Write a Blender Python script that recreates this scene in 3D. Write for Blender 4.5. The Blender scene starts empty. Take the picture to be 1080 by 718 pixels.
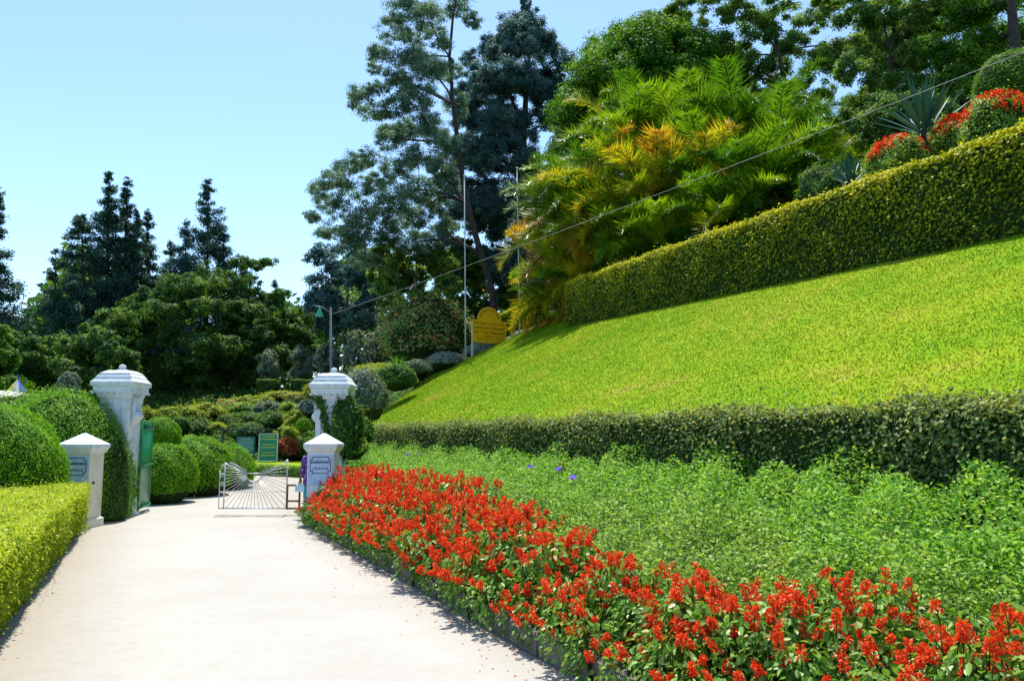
import bpy, math, random
import numpy as np
from mathutils import Vector
random.seed(7)
R_ = np.random.default_rng(11)
rad = math.radians
scene = bpy.context.scene
COL = scene.collection

# ---------------------------------------------------------------- camera, sky, sun, exposure
F_PX = 850.0
EYE = Vector((0, 0, 1.6))
PITCH = math.atan(101.0 / F_PX)
cd = bpy.data.cameras.new('camera'); cam = bpy.data.objects.new('camera', cd); COL.objects.link(cam)
cam.location = EYE; cam.rotation_euler = (rad(90) + PITCH, 0, 0)
cd.sensor_width = 36; cd.lens = 36 * F_PX / 1080; cd.clip_end = 3000
scene.camera = cam
SUN_EL, SUN_AZ = rad(64), rad(-9)      # azimuth from +Y (ahead), negative = left
w = bpy.data.worlds.new('World'); scene.world = w; w.use_nodes = True
nt = w.node_tree; bg = nt.nodes['Background']
sky = nt.nodes.new('ShaderNodeTexSky'); sky.sky_type = 'NISHITA'; sky.sun_disc = False
sky.sun_elevation = SUN_EL; sky.sun_rotation = SUN_AZ; sky.altitude = 1500
sky.air_density = 1.0; sky.dust_density = 1.0; sky.ozone_density = 1.0
tint = nt.nodes.new('ShaderNodeMix'); tint.data_type = 'RGBA'; tint.blend_type = 'MULTIPLY'; tint.inputs[0].default_value = 1
tint.inputs[7].default_value = (.92, 1.03, 1.06, 1); nt.links.new(sky.outputs[0], tint.inputs[6]); nt.links.new(tint.outputs[2], bg.inputs[0]); bg.inputs[1].default_value = 0.15
sd = bpy.data.lights.new('sun', 'SUN'); sun = bpy.data.objects.new('sun', sd); COL.objects.link(sun)
sd.energy = 4.4; sd.angle = rad(0.53); sd.color = (1, .95, .86)
sdir = Vector((math.sin(SUN_AZ) * math.cos(SUN_EL), math.cos(SUN_AZ) * math.cos(SUN_EL), math.sin(SUN_EL)))
sun.rotation_euler = sdir.to_track_quat('Z', 'Y').to_euler(); sun.location = (0, 0, 30)
vs = scene.view_settings; vs.view_transform = 'Standard'; vs.look = 'None'; vs.gamma = 1; vs.exposure = 0.8
scene.cycles.max_bounces = 6; scene.cycles.diffuse_bounces = 3; scene.cycles.transmission_bounces = 4
scene.cycles.glossy_bounces = 2; scene.cycles.transparent_max_bounces = 4

# ---------------------------------------------------------------- measuring helpers
def ray(px, py):
    cp, sp = math.cos(PITCH), math.sin(PITCH)
    a, b = px - 540, 359 - py
    return Vector((a, F_PX * cp - b * sp, F_PX * sp + b * cp))
def P(px, py, Y):
    r = ray(px, py); return EYE + r * (Y / r.y)
def G(px, py):
    r = ray(px, py); return EYE + r * (-1.6 / r.z)
def mpp(Y): return Y / F_PX
O2 = (0.437, 5.54); DS = (-.405, .914); DT = (.914, .405)
def ST(s, t): return (O2[0] + s * DS[0] + t * DT[0], O2[1] + s * DS[1] + t * DT[1])
def toT(x, y): return (x - O2[0]) * DT[0] + (y - O2[1]) * DT[1]
def toS(x, y): return (x - O2[0]) * DS[0] + (y - O2[1]) * DS[1]
def H(x, y):
    x = np.asarray(x, float); y = np.asarray(y, float)
    t = toT(x, y)
    h1 = np.interp(t, [-1, .12, .3, 3.3, 3.9, 18, 45, 400], [0, 0, .2, 1.05, 1.6, 8.93, 17, 17])
    xr_ = np.interp(y, [17, 19.5, 24, 31.6, 60], [-4.2, -4.8, -5.9, -7.2, -7.6])
    h2 = 1.3 * (x - xr_) + np.maximum(0, 17.5 - y) * 3
    h12 = np.maximum(0, np.minimum(h1, h2))
    h3 = np.interp(y, [0, 45, 64, 140, 600], [0, 0, 4.7, 9, 9])
    return np.maximum(h12, h3)
def Hf(x, y): return float(H(x, y))
def on(px, Y, dz=0):
    x = (px - 540) * Y / 846.0; return Vector((x, Y, Hf(x, Y) + dz))

# ---------------------------------------------------------------- object helpers
def thing(name, label, cat, loc, group=None, rz=0):
    o = bpy.data.objects.new(name, None); COL.objects.link(o); o.location = loc; o.rotation_euler = (0, 0, rz)
    o.empty_display_size = .2
    return tag(o, label, cat, group)
def tag(o, label, cat=None, group=None):
    o['label'] = label
    if cat: o['category'] = cat
    if group: o['group'] = group
    return o
def obj(name, me, mat=None, parent=None, local=False):
    if parent is not None and not local:
        L = parent.location.copy(); pp = parent.parent
        while pp is not None: L = L + pp.location; pp = pp.parent
        me.transform(__import__('mathutils').Matrix.Translation(-L))
    me.name = name
    if mat is not None:
        for m in (mat if isinstance(mat, (list, tuple)) else [mat]): me.materials.append(m)
    o = bpy.data.objects.new(name, me); COL.objects.link(o)
    if parent is not None: o.parent = parent
    return o
def struct(o, kind='structure'):
    o['kind'] = kind; return o
def copy_tree(o, parent=None):
    c = o.copy(); COL.objects.link(c)
    if parent is not None: c.parent = parent
    for ch in list(o.children): copy_tree(ch, c)
    return c

class MB:
    def __init__(s): s.v = []; s.f = []; s.m = []; s.sm = []
    def add(s, vs_, fs, mi=0, smooth=False):
        b = len(s.v); s.v += [tuple(v) for v in vs_]
        for f in fs: s.f.append([b + i for i in f]); s.m.append(mi); s.sm.append(smooth)
    def box(s, c, d, rz=0, mi=0, bev=0.0):
        cx, cy, cz = c; hx, hy, hz = d[0] / 2, d[1] / 2, d[2] / 2
        ca, sa = math.cos(rz), math.sin(rz)
        def T(x, y, z): return (cx + x * ca - y * sa, cy + x * sa + y * ca, cz + z)
        if bev <= 0:
            vs_ = [T(x * hx, y * hy, z * hz) for z in (-1, 1) for x, y in ((-1, -1), (1, -1), (1, 1), (-1, 1))]
            s.add(vs_, [(3, 2, 1, 0), (4, 5, 6, 7), (0, 1, 5, 4), (1, 2, 6, 5), (2, 3, 7, 6), (3, 0, 4, 7)], mi)
        else:
            prof = [(0, -hz), (0, hz - bev), (bev, hz)]
            s.frust([(hx - i, hy - i, z) for i, z in prof], c, rz, mi)
    def frust(s, secs, c, rz=0, mi=0, smooth=False):
        cx, cy, cz = c; ca, sa = math.cos(rz), math.sin(rz); vs_ = []
        for hx, hy, z in secs:
            for x, y in ((-hx, -hy), (hx, -hy), (hx, hy), (-hx, hy)):
                vs_.append((cx + x * ca - y * sa, cy + x * sa + y * ca, cz + z))
        n = len(secs); fs = [(3, 2, 1, 0)]
        for k in range(n - 1):
            for i in range(4):
                j = (i + 1) % 4; fs.append((4 * k + i, 4 * k + j, 4 * k + 4 + j, 4 * k + 4 + i))
        fs.append(tuple(4 * (n - 1) + i for i in range(4)))
        s.add(vs_, fs, mi, smooth)
    def tube(s, pts, rs, n=8, mi=0, cap=True, smooth=True):
        pts = [Vector(p) for p in pts]
        if not hasattr(rs, '__len__'): rs = [rs] * len(pts)
        vs_ = []; u = None
        for i, p in enumerate(pts):
            d = (pts[min(i + 1, len(pts) - 1)] - pts[max(i - 1, 0)])
            d = d.normalized() if d.length > 1e-9 else Vector((0, 0, 1))
            if u is None: u = d.orthogonal().normalized()
            else:
                u = (u - d * u.dot(d)); u = u.normalized() if u.length > 1e-6 else d.orthogonal().normalized()
            v = d.cross(u)
            for k in range(n):
                a = 2 * math.pi * k / n; vs_.append(p + (u * math.cos(a) + v * math.sin(a)) * rs[i])
        fs = []
        for i in range(len(pts) - 1):
            for k in range(n):
                j = (k + 1) % n; fs.append((i * n + k, i * n + j, (i + 1) * n + j, (i + 1) * n + k))
        if cap: fs.append(tuple(reversed(range(n)))); fs.append(tuple((len(pts) - 1) * n + k for k in range(n)))
        s.add(vs_, fs, mi, smooth)
    def lathe(s, prof, c, n=20, mi=0, smooth=True, sc=(1, 1)):
        cx, cy, cz = c; vs_ = []; fs = []
        for r, z in prof:
            for k in range(n):
                a = 2 * math.pi * k / n; vs_.append((cx + r * math.cos(a) * sc[0], cy + r * math.sin(a) * sc[1], cz + z))
        for i in range(len(prof) - 1):
            for k in range(n):
                j = (k + 1) % n; fs.append((i * n + k, i * n + j, (i + 1) * n + j, (i + 1) * n + k))
        fs.append(tuple(reversed(range(n)))); fs.append(tuple((len(prof) - 1) * n + k for k in range(n)))
        s.add(vs_, fs, mi, smooth)
    def mesh(s):
        me = bpy.data.meshes.new('m'); me.from_pydata(s.v, [], s.f); me.update()
        me.polygons.foreach_set('material_index', s.m); me.polygons.foreach_set('use_smooth', s.sm)
        return me

def nrmz(a): return a / np.maximum(np.linalg.norm(a, axis=1, keepdims=True), 1e-9)
def rnd3(n): return R_.normal(size=(n, 3))
class Leaves:
    """gathers leaf blades: each one a small folded polygon pair or a single quad"""
    def __init__(s): s.V = []; s.k = []; s.r = []; s.c = []
    def add(s, pos, nrm, L, W, dirs=None, hi=False, var=None, mi=0, rnd=None, curl=.15):
        n = len(pos)
        if n == 0: return
        L = np.broadcast_to(np.asarray(L, float), (n,)).copy() * R_.uniform(.7, 1.25, n)
        W = np.broadcast_to(np.asarray(W, float), (n,)).copy() * R_.uniform(.75, 1.2, n)
        nrm = nrmz(nrm)
        if dirs is None: dirs = rnd3(n)
        d = nrmz(dirs - nrm * np.sum(dirs * nrm, 1, keepdims=True)); b = np.cross(nrm, d)
        L = L[:, None]; W = W[:, None]
        if hi:
            pts = [(0, 0, 0), (.5, 0, -.02), (1, 0, -curl), (.28, -.42, .07), (.68, -.36, .0), (.28, .42, .07), (.68, .36, .0)]
            A = np.stack([pos + d * L * u + b * W * v + nrm * L * h for u, v, h in pts], 1)
        else:
            pts = [(0, 0, 0), (.45, .5, .06), (1, 0, -curl), (.45, -.5, .06)]
            A = np.stack([pos + d * L * u + b * W * v + nrm * L * h for u, v, h in pts], 1)
        s.V.append(A); s.k.append((n, hi, mi))
        s.r.append(R_.random(n) if rnd is None else rnd); s.c.append(np.full(n, .5) if var is None else np.broadcast_to(var, (n,)))
    def mesh(s):
        me = bpy.data.meshes.new('m')
        nv = sum(a.shape[0] * a.shape[1] for a in s.V)
        vv = np.concatenate([a.reshape(-1, 3) for a in s.V]).astype(np.float32)
        me.vertices.add(nv); me.vertices.foreach_set('co', vv.ravel())
        idx = []; tot = []; mi = []; r = []; c = []; base = 0
        for a, (n, hi, m), rr, cc in zip(s.V, s.k, s.r, s.c):
            k = a.shape[1]; o = base + np.arange(n)[:, None] * k
            if hi:
                f = np.concatenate([o + np.array([0, 1, 2, 4, 3]), o + np.array([0, 5, 6, 2, 1])], 1); idx.append(f.ravel())
                tot.append(np.full(2 * n, 5)); mi.append(np.full(2 * n, m))
            else:
                idx.append((o + np.arange(4)).ravel()); tot.append(np.full(n, 4)); mi.append(np.full(n, m))
            r.append(np.repeat(rr, k)); c.append(np.repeat(cc, k)); base += n * k
        idx = np.concatenate(idx).astype(np.int32); tot = np.concatenate(tot).astype(np.int32)
        me.loops.add(len(idx)); me.loops.foreach_set('vertex_index', idx)
        me.polygons.add(len(tot)); st = np.concatenate([[0], np.cumsum(tot)[:-1]]).astype(np.int32)
        me.polygons.foreach_set('loop_start', st); me.polygons.foreach_set('loop_total', tot)
        me.polygons.foreach_set('material_index', np.concatenate(mi).astype(np.int32))
        me.update(calc_edges=True)
        for nm, arr in (('rnd', r), ('var', c)):
            at = me.attributes.new(nm, 'FLOAT', 'POINT'); at.data.foreach_set('value', np.concatenate(arr).astype(np.float32))
        return me

# ---------------------------------------------------------------- materials
def new_mat(name):
    m = bpy.data.materials.new(name); m.use_nodes = True
    return m, m.node_tree, m.node_tree.nodes['Principled BSDF']
def N(nt, t, **kw):
    n = nt.nodes.new(t)
    for k, v in kw.items(): setattr(n, k, v)
    return n
def ramp(nt, stops):
    r = N(nt, 'ShaderNodeValToRGB'); e = r.color_ramp.elements
    while len(e) < len(stops): e.new(.5)
    for i, (p, c) in enumerate(stops): e[i].position = p; e[i].color = (*c, 1)
    return r
def leafmat(name, stops, mix=.6, trans=.4, rough=.6, tcol=(1.3, 1.2, .5), spec=.18):
    m, nt, b = new_mat(name); L = nt.links.new
    a1 = N(nt, 'ShaderNodeAttribute', attribute_name='rnd'); a2 = N(nt, 'ShaderNodeAttribute', attribute_name='var')
    mx = N(nt, 'ShaderNodeMix'); mx.inputs[0].default_value = mix
    L(a2.outputs['Fac'], mx.inputs[2]); L(a1.outputs['Fac'], mx.inputs[3])
    r = ramp(nt, stops); L(mx.outputs[0], r.inputs[0]); L(r.outputs[0], b.inputs['Base Color'])
    b.inputs['Roughness'].default_value = rough; b.inputs['Specular IOR Level'].default_value = spec
    t = N(nt, 'ShaderNodeBsdfTranslucent'); mc = N(nt, 'ShaderNodeMix', data_type='RGBA', blend_type='MULTIPLY')
    mc.inputs[0].default_value = 1; mc.inputs[7].default_value = (*tcol, 1); L(r.outputs[0], mc.inputs[6]); L(mc.outputs[2], t.inputs[0])
    ms = N(nt, 'ShaderNodeMixShader'); ms.inputs[0].default_value = trans
    L(b.outputs[0], ms.inputs[1]); L(t.outputs[0], ms.inputs[2]); L(ms.outputs[0], nt.nodes['Material Output'].inputs[0])
    return m
def surfmat(name, c1, c2, scale=5, rough=.8, bump=.3, bscale=None, detail=6, c3=None, metallic=0, spec=.4, dist=.02):
    m, nt, b = new_mat(name); L = nt.links.new
    tc = N(nt, 'ShaderNodeTexCoord'); n = N(nt, 'ShaderNodeTexNoise'); n.inputs['Scale'].default_value = scale; n.inputs['Detail'].default_value = detail
    n.inputs['Roughness'].default_value = .65
    L(tc.outputs['Object'], n.inputs['Vector'])
    r = ramp(nt, [(.3, c1), (.5, c2), (.7, c3 or c2)] if c3 else [(.35, c1), (.65, c2)]); L(n.outputs[0], r.inputs[0]); L(r.outputs[0], b.inputs['Base Color'])
    n2 = N(nt, 'ShaderNodeTexNoise'); n2.inputs['Scale'].default_value = bscale or scale * 6; n2.inputs['Detail'].default_value = 5
    L(tc.outputs['Object'], n2.inputs['Vector'])
    bp = N(nt, 'ShaderNodeBump'); bp.inputs['Strength'].default_value = bump; bp.inputs['Distance'].default_value = dist
    L(n2.outputs[0], bp.inputs['Height']); L(bp.outputs[0], b.inputs['Normal'])
    b.inputs['Roughness'].default_value = rough; b.inputs['Metallic'].default_value = metallic; b.inputs['Specular IOR Level'].default_value = spec
    return m

M = {}
M['soil'] = surfmat('soil', (.05, .035, .02), (.05, .075, .02), 1.2, .95, .6, 9, c3=(.03, .07, .012))
M['core'] = surfmat('twiggy_core', (.014, .030, .008), (.035, .055, .015), 8, 1, .8, 30, spec=.05)
M['bark'] = surfmat('bark', (.09, .07, .05), (.19, .155, .12), 6, .95, .8, 22, dist=.05)
M['darkbark'] = surfmat('dark_bark', (.035, .026, .02), (.08, .06, .05), 6, .95, .8, 22, dist=.05)
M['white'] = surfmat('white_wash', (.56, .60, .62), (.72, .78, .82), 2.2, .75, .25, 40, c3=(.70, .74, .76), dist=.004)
def weathered(name, base, stain, grime):
    m, nt, b = new_mat(name); L = nt.links.new; tc = N(nt, 'ShaderNodeTexCoord')
    def noise(s, sc, d=6):
        mp = N(nt, 'ShaderNodeMapping'); mp.inputs['Scale'].default_value = sc; L(tc.outputs['Object'], mp.inputs[0])
        n = N(nt, 'ShaderNodeTexNoise'); n.inputs['Scale'].default_value = s; n.inputs['Detail'].default_value = d; n.inputs['Roughness'].default_value = .65; L(mp.outputs[0], n.inputs['Vector']); return n
    streak = noise(5, (3, 3, .35)); patch = noise(3, (1, 1, 1), 8); fine = noise(60, (1, 1, 1), 3)
    r1 = ramp(nt, [(.52, base), (.72, stain), (.84, grime)]); L(streak.outputs[0], r1.inputs[0])
    r2 = ramp(nt, [(.36, tuple(x * .8 for x in (1, .97, .9))), (.5, (1, 1, 1))]); L(patch.outputs[0], r2.inputs[0])
    mm = N(nt, 'ShaderNodeMix', data_type='RGBA', blend_type='MULTIPLY'); mm.inputs[0].default_value = 1; L(r1.outputs[0], mm.inputs[6]); L(r2.outputs[0], mm.inputs[7]); L(mm.outputs[2], b.inputs['Base Color'])
    b.inputs['Roughness'].default_value = .8; bp = N(nt, 'ShaderNodeBump'); bp.inputs['Strength'].default_value = .3; bp.inputs['Distance'].default_value = .006; L(fine.outputs[0], bp.inputs['Height']); L(bp.outputs[0], b.inputs['Normal']); return m
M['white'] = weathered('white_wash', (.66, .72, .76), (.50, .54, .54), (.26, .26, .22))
M['cream'] = weathered('cream_wash', (.66, .63, .50), (.50, .46, .32), (.28, .25, .17))
M['unused'] = surfmat('cream_wash', (.55, .48, .28), (.78, .74, .58), 2.5, .75, .25, 40, dist=.004)
M['paleblue'] = surfmat('blue_wash', (.18, .38, .62), (.42, .58, .76), 3.5, .7, .2, 40, c3=(.50, .62, .78), dist=.004)
M['ink'] = surfmat('dark_letter_paint', (.02, .035, .07), (.04, .05, .09), 9, .6, .1)
M['green_paint'] = surfmat('green_gate_paint', (.0, .12, .045), (.0, .20, .07), 3, .28, .15, 12, spec=.6, dist=.01)
M['metal'] = surfmat('silver_paint', (.45, .45, .45), (.7, .7, .7), 8, .45, .1, metallic=.3)
M['brownmetal'] = surfmat('rusty_tube', (.10, .05, .03), (.2, .11, .06), 14, .7, .3)
M['pole'] = surfmat('galvanised_pole', (.08, .12, .13), (.16, .20, .21), 6, .5, .1, metallic=.2)
M['palepole'] = surfmat('pale_pole', (.42, .46, .45), (.6, .62, .6), 6, .5, .1)
M['cable'] = surfmat('grey_cable', (.22, .22, .22), (.32, .32, .32), 6, .6, .1)
M['yellow'] = surfmat('yellow_board', (.78, .38, .0), (.90, .48, .005), 3, .5, .1)
M['brown_ink'] = surfmat('brown_letter_paint', (.10, .04, .01), (.14, .06, .015), 9, .6, .1)
M['kerb'] = surfmat('kerb_stone', (.06, .055, .05), (.17, .155, .14), 4, .9, .7, 30, c3=(.11, .10, .09))
M['dark_green'] = surfmat('dark_green_frame', (.01, .05, .045), (.02, .08, .07), 5, .5, .1)
M['teal_board'] = surfmat('teal_board', (.0, .16, .10), (.01, .22, .14), 2, .45, .1)
M['board_yellow'] = surfmat('board_lettering', (.55, .5, .03), (.65, .6, .05), 8, .5, .05)
M['lampgreen'] = surfmat('green_lamp_shade', (.02, .30, .20), (.05, .40, .28), 8, .3, .05)
M['skin'] = surfmat('skin', (.20, .10, .06), (.25, .13, .08), 9, .5, .05)
M['hair'] = surfmat('black_hair', (.01, .008, .007), (.02, .016, .014), 30, .4, .3)
M['teal_cloth'] = surfmat('teal_cloth', (.02, .28, .32), (.05, .38, .42), 8, .85, .3)
M['blue_bag'] = surfmat('pale_blue_bag', (.35, .60, .72), (.55, .75, .82), 6, .6, .2)
M['canvas'] = surfmat('white_canvas', (.62, .56, .56), (.78, .72, .72), 2, .8, .1)
M['bluecanvas'] = surfmat('blue_canvas', (.01, .05, .45), (.02, .08, .55), 2, .7, .1)
M['yellowcanvas'] = surfmat('yellow_canvas', (.6, .45, .05), (.7, .55, .1), 2, .7, .1)
def print_cloth():
    m, nt, b = new_mat('purple_print_cloth'); L = nt.links.new
    tc = N(nt, 'ShaderNodeTexCoord'); v = N(nt, 'ShaderNodeTexVoronoi'); v.inputs['Scale'].default_value = 16
    L(tc.outputs['Object'], v.inputs['Vector']); r = ramp(nt, [(.18, (.75, .65, .78)), (.30, (.16, .05, .32)), (.8, (.07, .02, .16))])
    L(v.outputs['Distance'], r.inputs[0]); L(r.outputs[0], b.inputs['Base Color']); b.inputs['Roughness'].default_value = .85
    return m
M['print'] = print_cloth()

# concrete road
def roadmat():
    m, nt, b = new_mat('pale_concrete'); L = nt.links.new
    tc = N(nt, 'ShaderNodeTexCoord')
    def noise(s, d=6, ro=.6):
        n = N(nt, 'ShaderNodeTexNoise'); n.inputs['Scale'].default_value = s; n.inputs['Detail'].default_value = d; n.inputs['Roughness'].default_value = ro
        L(tc.outputs['Object'], n.inputs['Vector']); return n
    a = noise(.55); c = noise(7, 8, .7); g = noise(90, 3)
    r1 = ramp(nt, [(.3, (.365, .345, .30)), (.55, (.395, .38, .34)), (.75, (.385, .37, .33))]); L(a.outputs[0], r1.inputs[0])
    r2 = ramp(nt, [(.30, (.88, .87, .84)), (.5, (1, 1, 1)), (.72, (.96, .955, .94))]); L(c.outputs[0], r2.inputs[0])
    r3 = ramp(nt, [(.3, (.86, .85, .84)), (.55, (1, 1, 1))]); L(g.outputs[0], r3.inputs[0])
    m1 = N(nt, 'ShaderNodeMix', data_type='RGBA', blend_type='MULTIPLY'); m1.inputs[0].default_value = .7
    L(r1.outputs[0], m1.inputs[6]); L(r2.outputs[0], m1.inputs[7])
    m2 = N(nt, 'ShaderNodeMix', data_type='RGBA', blend_type='MULTIPLY'); m2.inputs[0].default_value = .7
    L(m1.outputs[2], m2.inputs[6]); L(r3.outputs[0], m2.inputs[7])
    vm = N(nt, 'ShaderNodeVectorMath', operation='DOT_PRODUCT'); vm.inputs[1].default_value = (DT[0], DT[1], 0); L(tc.outputs['Object'], vm.inputs[0])
    mn = N(nt, 'ShaderNodeMath', operation='MULTIPLY_ADD'); mn.inputs[1].default_value = .8; L(c.outputs[0], mn.inputs[0]); L(vm.outputs['Value'], mn.inputs[2])
    tl = O2[0] * DT[0] + O2[1] * DT[1] - 3.62 + .4
    mr = N(nt, 'ShaderNodeMapRange'); mr.inputs[1].default_value = tl + .05; mr.inputs[2].default_value = tl + .95; mr.inputs[3].default_value = .6; mr.inputs[4].default_value = 0; L(mn.outputs[0], mr.inputs[0])
    mr2 = N(nt, 'ShaderNodeMapRange'); mr2.inputs[1].default_value = tl + 3.05; mr2.inputs[2].default_value = tl + 3.75; mr2.inputs[3].default_value = 0; mr2.inputs[4].default_value = .4; L(mn.outputs[0], mr2.inputs[0])
    mx_ = N(nt, 'ShaderNodeMath', operation='MAXIMUM'); L(mr.outputs[0], mx_.inputs[0]); L(mr2.outputs[0], mx_.inputs[1])
    m3 = N(nt, 'ShaderNodeMix', data_type='RGBA', blend_type='MIX'); m3.inputs[7].default_value = (.27, .225, .16, 1); L(mx_.outputs[0], m3.inputs[0]); L(m2.outputs[2], m3.inputs[6])
    L(m3.outputs[2], b.inputs['Base Color']); b.inputs['Roughness'].default_value = .9
    bp = N(nt, 'ShaderNodeBump'); bp.inputs['Strength'].default_value = .35; bp.inputs['Distance'].default_value = .006
    L(g.outputs[0], bp.inputs['Height']); L(bp.outputs[0], b.inputs['Normal'])
    return m
M['road'] = roadmat()
def lawnmat(name, trans=0.0, rnd=False):
    m, nt, b = new_mat(name); L = nt.links.new
    tc = N(nt, 'ShaderNodeTexCoord')
    def noise(s, d=6, ro=.6):
        n = N(nt, 'ShaderNodeTexNoise'); n.inputs['Scale'].default_value = s; n.inputs['Detail'].default_value = d; n.inputs['Roughness'].default_value = ro
        L(tc.outputs['Object'], n.inputs['Vector']); return n
    a = noise(.55, 11, .80); c = noise(38, 4, .7); e = noise(.17, 3, .5)
    r1 = ramp(nt, [(.30, (.115, .27, .008)), (.43, (.19, .325, .010)), (.54, (.26, .355, .012)), (.62, (.34, .35, .035)), (.70, (.41, .35, .10))]); L(a.outputs[0], r1.inputs[0])
    r4 = ramp(nt, [(.35, (.80, .92, .8)), (.6, (1.0, 1.0, 1.0))]); L(e.outputs[0], r4.inputs[0])
    r2 = ramp(nt, [(.3, (.50, .60, .45)), (.52, (.95, .95, .9)), (.72, (1.25, 1.12, 1.3))])
    if rnd:
        at = N(nt, 'ShaderNodeAttribute', attribute_name='rnd'); L(at.outputs['Fac'], r2.inputs[0])
        r2.color_ramp.elements[0].position = 0; r2.color_ramp.elements[0].color = (.62, .70, .55, 1); r2.color_ramp.elements[2].position = 1
    else: L(c.outputs[0], r2.inputs[0])
    m1 = N(nt, 'ShaderNodeMix', data_type='RGBA', blend_type='MULTIPLY'); m1.inputs[0].default_value = .8
    L(r1.outputs[0], m1.inputs[6]); L(r2.outputs[0], m1.inputs[7])
    m2 = N(nt, 'ShaderNodeMix', data_type='RGBA', blend_type='MULTIPLY'); m2.inputs[0].default_value = 1
    L(m1.outputs[2], m2.inputs[6]); L(r4.outputs[0], m2.inputs[7]); L(m2.outputs[2], b.inputs['Base Color'])
    b.inputs['Roughness'].default_value = .95; b.inputs['Specular IOR Level'].default_value = .05
    if not rnd:
        bp = N(nt, 'ShaderNodeBump'); bp.inputs['Strength'].default_value = .6; bp.inputs['Distance'].default_value = .02
        L(c.outputs[0], bp.inputs['Height']); L(bp.outputs[0], b.inputs['Normal'])
    if trans:
        t = N(nt, 'ShaderNodeBsdfTranslucent'); L(m2.outputs[2], t.inputs[0]); ms = N(nt, 'ShaderNodeMixShader'); ms.inputs[0].default_value = trans
        L(b.outputs[0], ms.inputs[1]); L(t.outputs[0], ms.inputs[2]); L(ms.outputs[0], nt.nodes['Material Output'].inputs[0])
    return m
M['lawn'] = lawnmat('mown_lawn')
M['blade'] = lawnmat('grass_blades', .5, True)
LM = {}
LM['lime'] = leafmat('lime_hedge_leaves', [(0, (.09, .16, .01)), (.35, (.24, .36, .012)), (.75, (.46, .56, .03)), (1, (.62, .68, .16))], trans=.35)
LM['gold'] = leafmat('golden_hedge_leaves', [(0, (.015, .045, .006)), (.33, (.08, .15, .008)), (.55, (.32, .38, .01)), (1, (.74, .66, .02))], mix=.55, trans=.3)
LM['mixed'] = leafmat('mixed_hedge_leaves', [(0, (.03, .07, .03)), (.35, (.11, .19, .05)), (.65, (.26, .34, .08)), (.92, (.42, .44, .12)), (1, (.34, .18, .10))], mix=.8, trans=.35, rough=.55)
LM['cover'] = leafmat('ground_cover_leaves', [(0, (.03, .13, .012)), (.35, (.11, .31, .025)), (.7, (.29, .54, .06)), (1, (.60, .68, .22))], mix=.7, trans=.4)
LM['pale'] = leafmat('pale_cover_leaves', [(0, (.03, .12, .012)), (.4, (.14, .31, .025)), (.75, (.35, .52, .07)), (1, (.66, .68, .30))], mix=.7, trans=.35)
LM['salvia'] = leafmat('salvia_leaves', [(0, (.04, .13, .015)), (.45, (.12, .30, .035)), (.8, (.26, .44, .08)), (1, (.50, .58, .24))], mix=.8, trans=.35, rough=.35)
LM['red'] = leafmat('salvia_petals', [(0, (.68, .03, .006)), (.5, (.88, .075, .012)), (1, (.92, .17, .04))], mix=.9, trans=.35, tcol=(1.1, .8, .6), rough=.5)
LM['topiary'] = leafmat('topiary_leaves', [(0, (.02, .11, .005)), (.4, (.10, .30, .008)), (1, (.30, .56, .012))], mix=.5, trans=.3)
LM['euca'] = leafmat('eucalyptus_leaves', [(0, (.05, .12, .10)), (.4, (.13, .25, .18)), (.75, (.27, .38, .24)), (1, (.50, .56, .36))], mix=.6, trans=.5, tcol=(1.05, 1.1, .8))
LM['bluedark'] = leafmat('blue_dark_leaves', [(0, (.025, .08, .09)), (.5, (.08, .18, .18)), (1, (.24, .38, .32))], mix=.6, trans=.4, tcol=(1, 1, .8))
LM['dome'] = leafmat('broadleaf_leaves', [(0, (.02, .10, .010)), (.5, (.08, .22, .018)), (1, (.24, .40, .03))], mix=.5, trans=.45)
LM['mid'] = leafmat('mid_green_leaves', [(0, (.015, .06, .03)), (.45, (.055, .15, .035)), (.8, (.17, .31, .05)), (1, (.32, .44, .08))], mix=.5, trans=.45)
LM['yellowgreen'] = leafmat('yellow_green_leaves', [(0, (.06, .14, .015)), (.5, (.26, .36, .025)), (1, (.56, .60, .06))], mix=.5, trans=.35)
LM['grey'] = leafmat('grey_green_leaves', [(0, (.04, .08, .06)), (.5, (.13, .20, .14)), (1, (.34, .42, .32))], mix=.6, trans=.25)
LM['silver'] = leafmat('silver_leaves', [(0, (.12, .18, .16)), (.5, (.26, .34, .30)), (1, (.5, .56, .5))], mix=.7, trans=.2)
LM['conifer'] = leafmat('conifer_leaves', [(0, (.015, .05, .04)), (.5, (.045, .12, .08)), (1, (.14, .27, .15))], mix=.5, trans=.3, tcol=(1, 1, .8))
LM['palm'] = leafmat('palm_leaflets', [(0, (.015, .06, .01)), (.35, (.07, .20, .012)), (.66, (.28, .44, .02)), (.84, (.48, .36, .03)), (.93, (.60, .25, .02)), (1, (.30, .17, .08))], mix=.25, trans=.5, rough=.35)
LM['croton'] = leafmat('croton_leaves', [(0, (.08, .18, .05)), (.5, (.22, .42, .10)), (.72, (.45, .55, .2)), (.86, (.80, .20, .14)), (1, (.9, .66, .6))], mix=.92, trans=.45)
LM['orange'] = leafmat('orange_red_leaves', [(0, (.08, .08, .02)), (.4, (.40, .10, .03)), (1, (.60, .18, .08))], mix=.7, trans=.3)
LM['agave'] = leafmat('agave_blades', [(0, (.02, .07, .055)), (.6, (.04, .13, .09)), (1, (.10, .22, .16))], mix=.4, trans=.05, rough=.35)
LM['purple'] = leafmat('purple_petals', [(0, (.10, .03, .55)), (1, (.22, .08, .75))], trans=.3, tcol=(1, 1, 1))
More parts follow.
